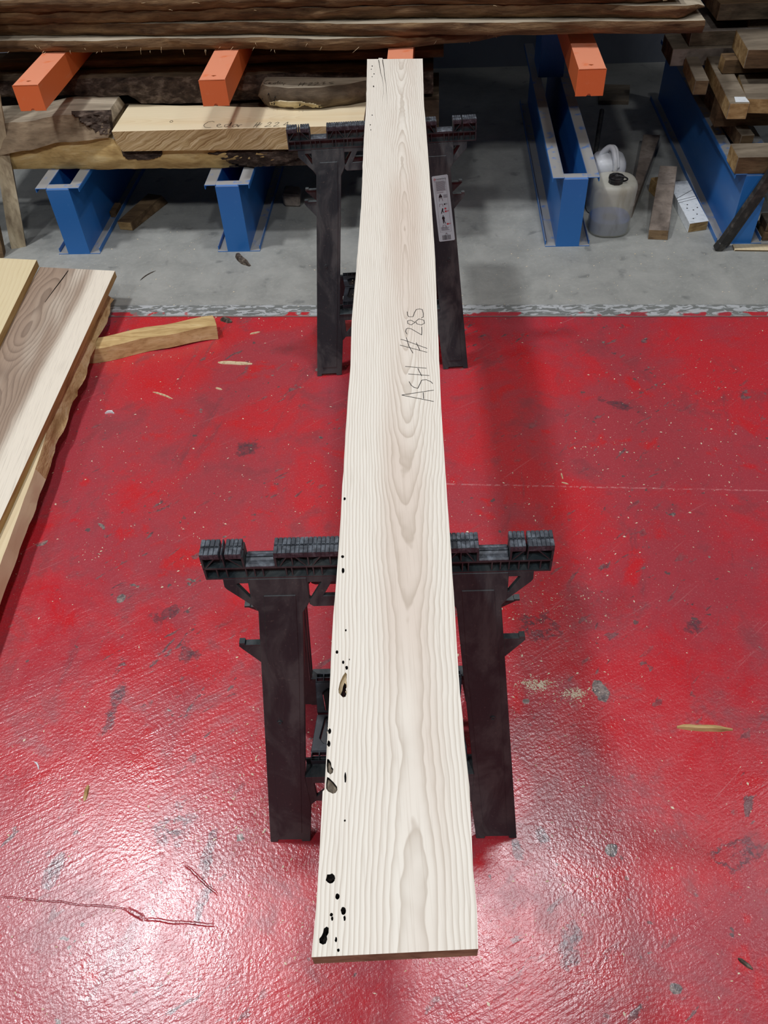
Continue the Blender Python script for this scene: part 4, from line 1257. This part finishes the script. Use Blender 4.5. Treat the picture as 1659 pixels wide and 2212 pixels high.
def slit(pts, w):
    l = [(p[0] - w * (1 - i / (len(pts) - .5)) / 2, p[1]) for i, p in enumerate(pts)]
    r = [(p[0] + w * (1 - i / (len(pts) - .5)) / 2, p[1]) for i, p in enumerate(pts)]
    return l + r[::-1]


pockets = [(wig(*h, i), .013 if h[2] > .002 else .008) for i, h in enumerate(HOLES)]
pockets += [(slit([(.0692, 2.752)] + CR1, .0024), .012), (slit([(.0823, 2.752)] + CR2, .0026), .012), (EIGHT, .016)]
bd = MB()
holes = [p for p, d in pockets] + [BIGPOCKET, KNOT, KNOT2]
loc = lambda a, b_, z: Vector((a, b_, z)) - BO
# top skin with openings
pv, pf, _o = fill(outer, holes)
bd.add([loc(p.x, p.y, ZT) for p in pv], pf, 0)
nO = len(outer)
wavy = [(-.0012 * nz(k * .37, 3.3), -.0012 * nz(k * .37, 8.3)) for k in range(nO)]
side_m = []
for k in range(nO):
    a, b_ = outer[k], outer[(k + 1) % nO]
    # edge faces: long sides show sapwood, the two ends show end grain
    end = abs(a[1] - b_[1]) < abs(a[0] - b_[0])
    bd.add([loc(*a, ZT), loc(*b_, ZT), loc(*b_, ZB), loc(*a, ZB)], [(0, 1, 2, 3)], 2 if end else 1)
pv, pf, _o = fill(outer, [BIGHOLE])
bd.add([loc(p.x, p.y, ZB) for p in pv], [q[::-1] for q in pf], 0)


def pocket(lpz, depth, m, inner=None):
    n = len(lpz)
    bd.add([loc(*p, ZT) for p in lpz] + [loc(*p, ZT - depth) for p in lpz], [(k, (k + 1) % n, n + (k + 1) % n, n + k) for k in range(n)], m)
    pv, pf, _o = fill(lpz, [inner] if inner else [])
    bd.add([loc(p.x, p.y, ZT - depth) for p in pv], pf, m)


for lpz, d in pockets: pocket(lpz, d, 3)
pocket(BIGPOCKET, .007, 1, BIGHOLE)
n = len(BIGHOLE)
bd.add([loc(*p, ZT - .007) for p in BIGHOLE] + [loc(*p, ZB) for p in BIGHOLE], [(k, (k + 1) % n, n + (k + 1) % n, n + k) for k in range(n)], 3)
pocket(KNOT, .006, 3)
pocket(KNOT2, .009, 3)
plank = bd.build('ash_plank', [M['ash'], M['ash_edge'], M['ash_end'], M['hole']], loc=BO)
tag(plank, 'long pale ash plank marked ASH 285 lying across the two sawhorses', 'plank')


def on_plank(mb, name, m, smooth=False):
    o = mb.build(name, m, smooth=smooth)
    o.parent = plank
    o.matrix_parent_inverse = Matrix.Translation(BO).inverted()
    return o


for pts, d in ((KNOT, .0052), (KNOT2, .0075)):
    kb = MB()
    cx = sum(p[0] for p in pts) / len(pts); cy = sum(p[1] for p in pts) / len(pts)
    rg = []
    for sc_, dz in ((.97, 0), (.8, .0022), (.5, .0034), (.2, .0038)):
        rg.append([(cx + (p[0] - cx) * sc_, cy + (p[1] - cy) * sc_, ZT - d + dz + .0008 * nz(p[0] * 900 * sc_, p[1] * 900)) for p in pts])
    kb.rings(rg)
    on_plank(kb, 'knot', M['knot'], True)
ASHT = [
[(0.0970,1.0842),(0.0436,1.1064)],[(0.0436,1.1069),(0.0997,1.1148)],[(0.0811,1.1097),(0.0804,1.0934)],
[(0.0586,1.1426),(0.0617,1.1317),(0.0668,1.1250),(0.0727,1.1227),(0.0769,1.1337),(0.0811,1.1449),(0.0895,1.1450),(0.0968,1.1389),(0.0996,1.1333)],
[(0.0547,1.1871),(0.0921,1.1783)],[(0.0589,1.1646),(0.0954,1.1566)],[(0.0769,1.1789),(0.0794,1.1677),(0.0820,1.1569)],
[(0.0513,1.2711),(0.0580,1.2674),(0.0597,1.2662),(0.0981,1.2376)],[(0.0491,1.2528),(0.0971,1.2256)],[(0.0622,1.2754),(0.0650,1.2488),(0.0710,1.2258)],[(0.0797,1.2572),(0.0814,1.2481),(0.0848,1.2321)],
[(0.0639,1.2869),(0.0618,1.2953),(0.0638,1.3034),(0.0675,1.3055),(0.0733,1.3024),(0.0800,1.2945),(0.0866,1.2866),(0.0915,1.2810),(0.0927,1.2921),(0.0934,1.3064)],
[(0.0679,1.3301),(0.0741,1.3316),(0.0820,1.3233),(0.0742,1.3158),(0.0679,1.3206),(0.0679,1.3301)],[(0.0834,1.3263),(0.0901,1.3341),(0.0994,1.3289),(0.0998,1.3183),(0.0934,1.3137),(0.0852,1.3177),(0.0834,1.3253)],
[(0.0693,1.3610),(0.0692,1.3492),(0.0712,1.3436),(0.0797,1.3427)],[(0.0798,1.3437),(0.0831,1.3563),(0.0876,1.3667),(0.0939,1.3682),(0.0992,1.3654),(0.1000,1.3523),(0.0990,1.3395),(0.0952,1.3367)]]
for i, j in ((0, 3), (3, 4), (4, 7), (7, 11), (11, 12), (12, 14), (14, 16)):
    on_plank(ribbon(ASHT[i:j], .0013, lambda a, b_, t: Vector((a, b_, ZT + t)), .0003), 'marker_letter', M['ink'])

# ================================================================== stack of planks at the left
G4 = 'planks piled on the floor at the left'


def flat(name, label, outline, z0, z1, mats, holes=(), group=G4):
    cx = sum(p[0] for p in outline) / len(outline); cy = sum(p[1] for p in outline) / len(outline)
    mb = MB()
    mb.prism(outline, holes, lambda a, b_, t: Vector((a, b_, t)), z0, z1, 0, 1, 2)
    o = mb.build(name, mats)
    return tag(o, label, 'plank', group)


crk = [(-1.1155, 2.7480), (-1.1120, 2.7470), (-1.121, 2.69), (-1.135, 2.62), (-1.150, 2.54), (-1.152, 2.54), (-1.139, 2.62), (-1.126, 2.69)]
flat('plank', 'figured plank with grey heartwood and a split end, upper right of the left pile',
     [(-1.228, 2.785), (-.9365, 2.725), (-.955, 2.45), (-.976, 2.13), (-1.000, 1.77), (-1.018, 1.487), (-1.06, .9), (-1.10, .3), (-1.38, .3), (-1.33, 1.0), (-1.28, 1.9)], .1005, .125, [M['walnut'], M['saw_edge'], M['hole']], [crk])
flat('plank', 'yellowish plank at the far left, overlapping the figured plank',
     [(-1.62, 2.87), (-1.232, 2.79), (-1.236, 2.45), (-1.238, 2.2), (-1.25, 1.7), (-1.26, .9), (-1.27, .3), (-1.62, .3)], .1255, .152, [M['sapwood'], M['saw_edge'], M['hole']])
# lower slab with a torn waney edge
mb = MB()
rg = []
for k in range(81):
    y = 2.645 - k * (2.645 - .3) / 80
    xe = interp([(.3, -1.01), (1.266, -.982), (1.772, -.972), (2.215, -.960), (2.645, -.946)])(y)
    tear = interp([(1.35, .010), (1.75, .016), (2.0, .034), (2.645, .040)])(y)
    w = interp([(1.3, .15), (1.75, 1), (3, 1)])(y)
    n1 = nz(y * 9, 2.2) * .010 * w + nz(y * 34, 4.4) * .008 * w + nz(y * 90, 1.4) * .004 * w
    rg.append([(xe + n1, y, .0555), (xe - tear * .3 + n1 * .8, y, .068), (xe - tear * .55 + .006 * w * nz(y * 20, 7), y, .082), (xe - tear + .004 * w * nz(y * 30, 9), y, .0995), (-1.15, y, .0998), (-1.40, y, .0998), (-1.40, y, .0555), (-1.2, y, .0555)])
mb.rings(rg, m=lambda i, j: 2 if i < 0 else ((1 if rg[i][0][1] > 1.72 else 0) if j < 3 else 0))
tag(mb.build('waney_slab', [M['cream'], M['bark_edge'], M['saw_edge']], smooth=True), 'cream slab with a torn waney edge under the figured plank', 'slab', G4)
# curved offcut beam that carries the pile
mb = MB()
rg = []
for k in range(25):
    s = k / 24
    x = -1.36 + s * .81
    yf_ = interp([(-1.36, 2.24), (-.97, 2.334), (-.75, 2.388), (-.55, 2.432)])(x)
    lift = .006 * math.sin(math.pi * max(0, min(1, (x + .80) / .25))) if x > -.8 else 0
    d = .072
    nx, ny = -.25, .97
    th = .0515
    zb = .0 + lift
    rg.append([(x, yf_, zb), (x + .002, yf_ + .012, th + .001 * nz(x * 30)), (x + .002 + nx * d * .5, yf_ + .012 + ny * d * .5, th + .001), (x + nx * d, yf_ + .006 + ny * d, th), (x + nx * d, yf_ + .006 + ny * d, 0)])
mb.rings(rg, m=lambda i, j: 1 if i < 0 else 0)
tag(mb.build('offcut_beam', [M['beam'], M['tan_wood']], smooth=False, bevel=.001), 'short curved offcut beam on the red floor, sticking out under the left pile', 'beam')

# leaning post at the left of the rack
def leanpost(name, label, b0, t0, w, d, mats, tw=.3):
    mb = MB()
    rg = []
    for k in range(31):
        s = k / 30
        c = Vector(b0) + (Vector(t0) - Vector(b0)) * s
        r = []
        for i, (a, b_) in enumerate(((-1, -1), (0, -1.08), (1, -1), (1.04, 0), (1, 1), (-1, 1))):
            q = 1 + .12 * nz(s * 6, i * 3.7)
            x, y = a * w / 2 * q, b_ * d / 2 * q
            r.append(c + RU * (x * math.cos(tw) - y * math.sin(tw)) + RV * (x * math.sin(tw) + y * math.cos(tw)))
        rg.append(r)
    mb.rings(rg)
    o = mb.build(name, mats, smooth=True)
    return tag(o, label, 'post', 'posts leaning on the rack at the left')


leanpost('wooden_post', 'weathered square wooden post leaning on the rack at the left', rk(-1.478, .085, -.002), rk(-1.376, .305, .95), .058, .055, [M['post']], .35)
leanpost('wooden_post', 'dark wooden post at the left photo edge, half cut off', rk(-1.535, .0, -.002), rk(-1.47, .25, .95), .055, .05, [M['brown_wood']], .2)

# ================================================================== black steel trestle leg at the right edge
tr = empty('steel_trestle', rk(1.365, -.03, 0), RA)
tag(tr, 'black steel trestle leg slanting before the right blue base', 'trestle')
mb = MB()
mb.bar((.004, -.012, .010), (.145, -.035, .42), .034, .024, up=(0, 1, .3))
mb.build('leg', M['steel'], tr, bevel=.004)
mb = MB()
mb.bar((.030, .004, .010), (.165, -.018, .40), .024, .022, up=(0, 1, .3))
mb.build('leg', M['steel'], tr, bevel=.004)
mb = MB(); mb.bar((.062, -.012, .168), (.09, -.018, .245), .012, .018, up=(0, 1, .3))
mb.build('lock_bracket', M['green_steel'], tr, bevel=.002)
mb = MB(); mb.bar((.098, -.012, .238), (.19, .03, .12), .006, .018, up=(0, 1, .3))
mb.build('brace', M['green_steel'], tr, bevel=.001)
mb = MB(); mb.bar((-.002, -.012, .001), (.012, -.014, .034), .038, .030, up=(0, 1, .3))
mb.build('foot', M['steel'], tr, bevel=.006)
ub('timber_block', 'lower timber block on the floor behind the steel trestle leg', 'timber', 1.55, 1.75, .02, .12, .0, .034, [BR, M['tan_wood']], (0, 0, 0, 1))
ub('timber_block', 'upper timber block on the floor behind the steel trestle leg', 'timber', 1.555, 1.75, .03, .12, .0345, .065, [DT2, BR], (1, 1, 1, 1))
ub('timber_lath', 'thin brown lath on the floor below the steel trestle leg', 'lath', 1.425, 1.75, -.055, -.012, .0, .008, [M['cream'], BR], (1, 1, 1, 1), -.06)


# ================================================================== splinters, bark and sawdust on the floor
def splinter(name, label, a, b_, w, hgt, m, seed, group='splinters on the floor', bend=.0, z=.0):
    mb = MB()
    a, b_ = Vector((*a, z)), Vector((*b_, z))
    d = b_ - a
    sd = Vector((-d.y, d.x, 0)).normalized()
    rg = []
    n = 9
    for k in range(n + 1):
        s = k / n
        e = min(1, .35 + 3 * min(s, 1 - s) * (1.3 - s * .6))
        c = a + d * s + sd * (bend * math.sin(math.pi * s) + w * .12 * nz(s * 4, seed))
        ww = w / 2 * e * (1 + .25 * nz(s * 5, seed + 3))
        hh = hgt * e
        rg.append([c - sd * ww, c + sd * ww, c + sd * ww * .7 + Vector((0, 0, hh)), c - sd * ww * .5 + Vector((0, 0, hh * 1.1))])
    mb.rings(rg)
    o = mb.build(name, M[m])
    return tag(o, label, 'splinter', group)


splinter('wood_splinter', 'straight striped wood splinter on red floor at right', (.6213, .8432), (.7407, .8290), .014, .008, 'beam', 1)
splinter('wood_splinter', 'flat pale splinter on red floor left of the far sawhorse', (-.5388, 2.2958), (-.4194, 2.2760), .016, .004, 'chip', 2)
splinter('wood_splinter', 'thin pointed splinter on red floor near the left pile', (-.7429, 2.1544), (-.6709, 2.1113), .006, .003, 'chip', 3, bend=.003)
splinter('wood_splinter', 'small tan splinter alone on red floor at lower left', (-.6813, .7920), (-.6821, .7560), .010, .004, 'beam', 4)
splinter('wood_splinter', 'short pale splinter just right of the offcut beam', (-.4392, 2.4518), (-.4033, 2.4623), .007, .003, 'chip', 5)
splinter('wood_splinter', 'tiny pale splinter in the middle of the left red floor', (-.5334, 2.1560), (-.5107, 2.1440), .007, .003, 'chip', 6)
splinter('bark_scrap', 'dark bark scrap on red floor in the lower right corner', (.5992, .3798), (.6196, .3604), .008, .004, 'dark_chip', 7)
splinter('wood_shaving', 'white curled shaving on red floor beside the left pile', (-.8837, 2.0588), (-.8530, 2.0559), .008, .006, 'white_paint', 8, bend=.006)
splinter('bark_scrap', 'black bark scrap on the seam behind the offcut beam end', (-.553, 2.5579), (-.5106, 2.5325), .022, .010, 'dark_chip', 9)
splinter('bark_scrap', 'curled dark bark strip on concrete before the second blue base', (-.5301, 3.0150), (-.4705, 2.9167), .026, .014, 'dark_chip', 10, bend=-.008)
splinter('bark_scrap', 'thin dark twig on concrete beside the figured plank', (-.897, 2.860), (-.845, 2.925), .004, .003, 'dark_chip', 11, bend=.006)
splinter('wood_splinter', 'thin upright splinter on red floor right of the plank', (.5212, 1.6596), (.5218, 1.6347), .004, .002, 'chip', 12)
splinter('wood_splinter', 'thin level splinter on red floor right of the plank', (.5153, 1.6220), (.5335, 1.6130), .004, .002, 'chip', 13)
splinter('wood_shaving', 'small white forked shaving on red floor at left', (-.815, .855), (-.800, .835), .004, .003, 'white_paint', 14, bend=.003)

sd = MB()


def fleck(x, y, l):
    if under_foot(x, y): return
    a = rnd.uniform(0, 6.28)
    q = rnd.uniform(.25, .7)
    c, s = math.cos(a) * l, math.sin(a) * l
    z = .0008 + rnd.random() * .0007
    sd.add([(x - c, y - s, .0003), (x + s * q, y - c * q, z), (x + c, y + s, .0003), (x - s * q, y + c * q, z)], [(0, 1, 2), (0, 2, 3), (1, 3, 2), (0, 3, 1)])


def under_foot(x, y):
    for o, a in ((near, -.0442), (far, -.0107)):
        dx, dy = x - o.location.x, y - o.location.y
        lx, ly = dx * math.cos(a) + dy * math.sin(a), -dx * math.sin(a) + dy * math.cos(a)
        if .155 < abs(lx) < .265 and (-.16 < ly < -.11 or .14 < ly < .19): return True
    return False


for k in range(8200):
    x, y = rnd.uniform(-1.4, 1.7), rnd.uniform(.15, 3.25)
    if nz(x * 1.6, y * 1.6, 3) + .25 * nz(x * 7, y * 7, 1) < rnd.uniform(-.5, .4): continue
    ru_, rv_ = (Vector((x, y - RY, 0)).dot(RU), Vector((x, y - RY, 0)).dot(RV))
    if rv_ > -.005 and any(abs(ru_ - c) < .095 for c in (-1.189, -.525, .142, .792, 1.455)): continue
    l = min(.0045, .0010 + rnd.expovariate(1 / .0009))
    fleck(x, y, l)
for cx, cy, sx, sy, n in ((.332, .97, .022, .010, 420), (.412, .94, .014, .009, 300), (.665, 1.77, .05, .02, 30), (-.255, .868, .05, .12, 330), (-.80, 1.47, .03, .02, 25), (.45, 1.2, .10, .05, 110), (-.2, .5, .1, .1, 120), (.36, 1.2, .05, .06, 70), (-.35, .72, .08, .05, 160), (.02, .95, .2, .1, 240), (.30, .98, .10, .12, 120)):
    for k in range(n):
        fleck(rnd.gauss(cx, sx), rnd.gauss(cy, sy), min(.004, .0008 + rnd.expovariate(1 / .0009)))
o = sd.build('sawdust', M['sawdust'])
tag(o, 'fine pale sawdust scattered over the painted floor', 'sawdust', None, 'stuff')
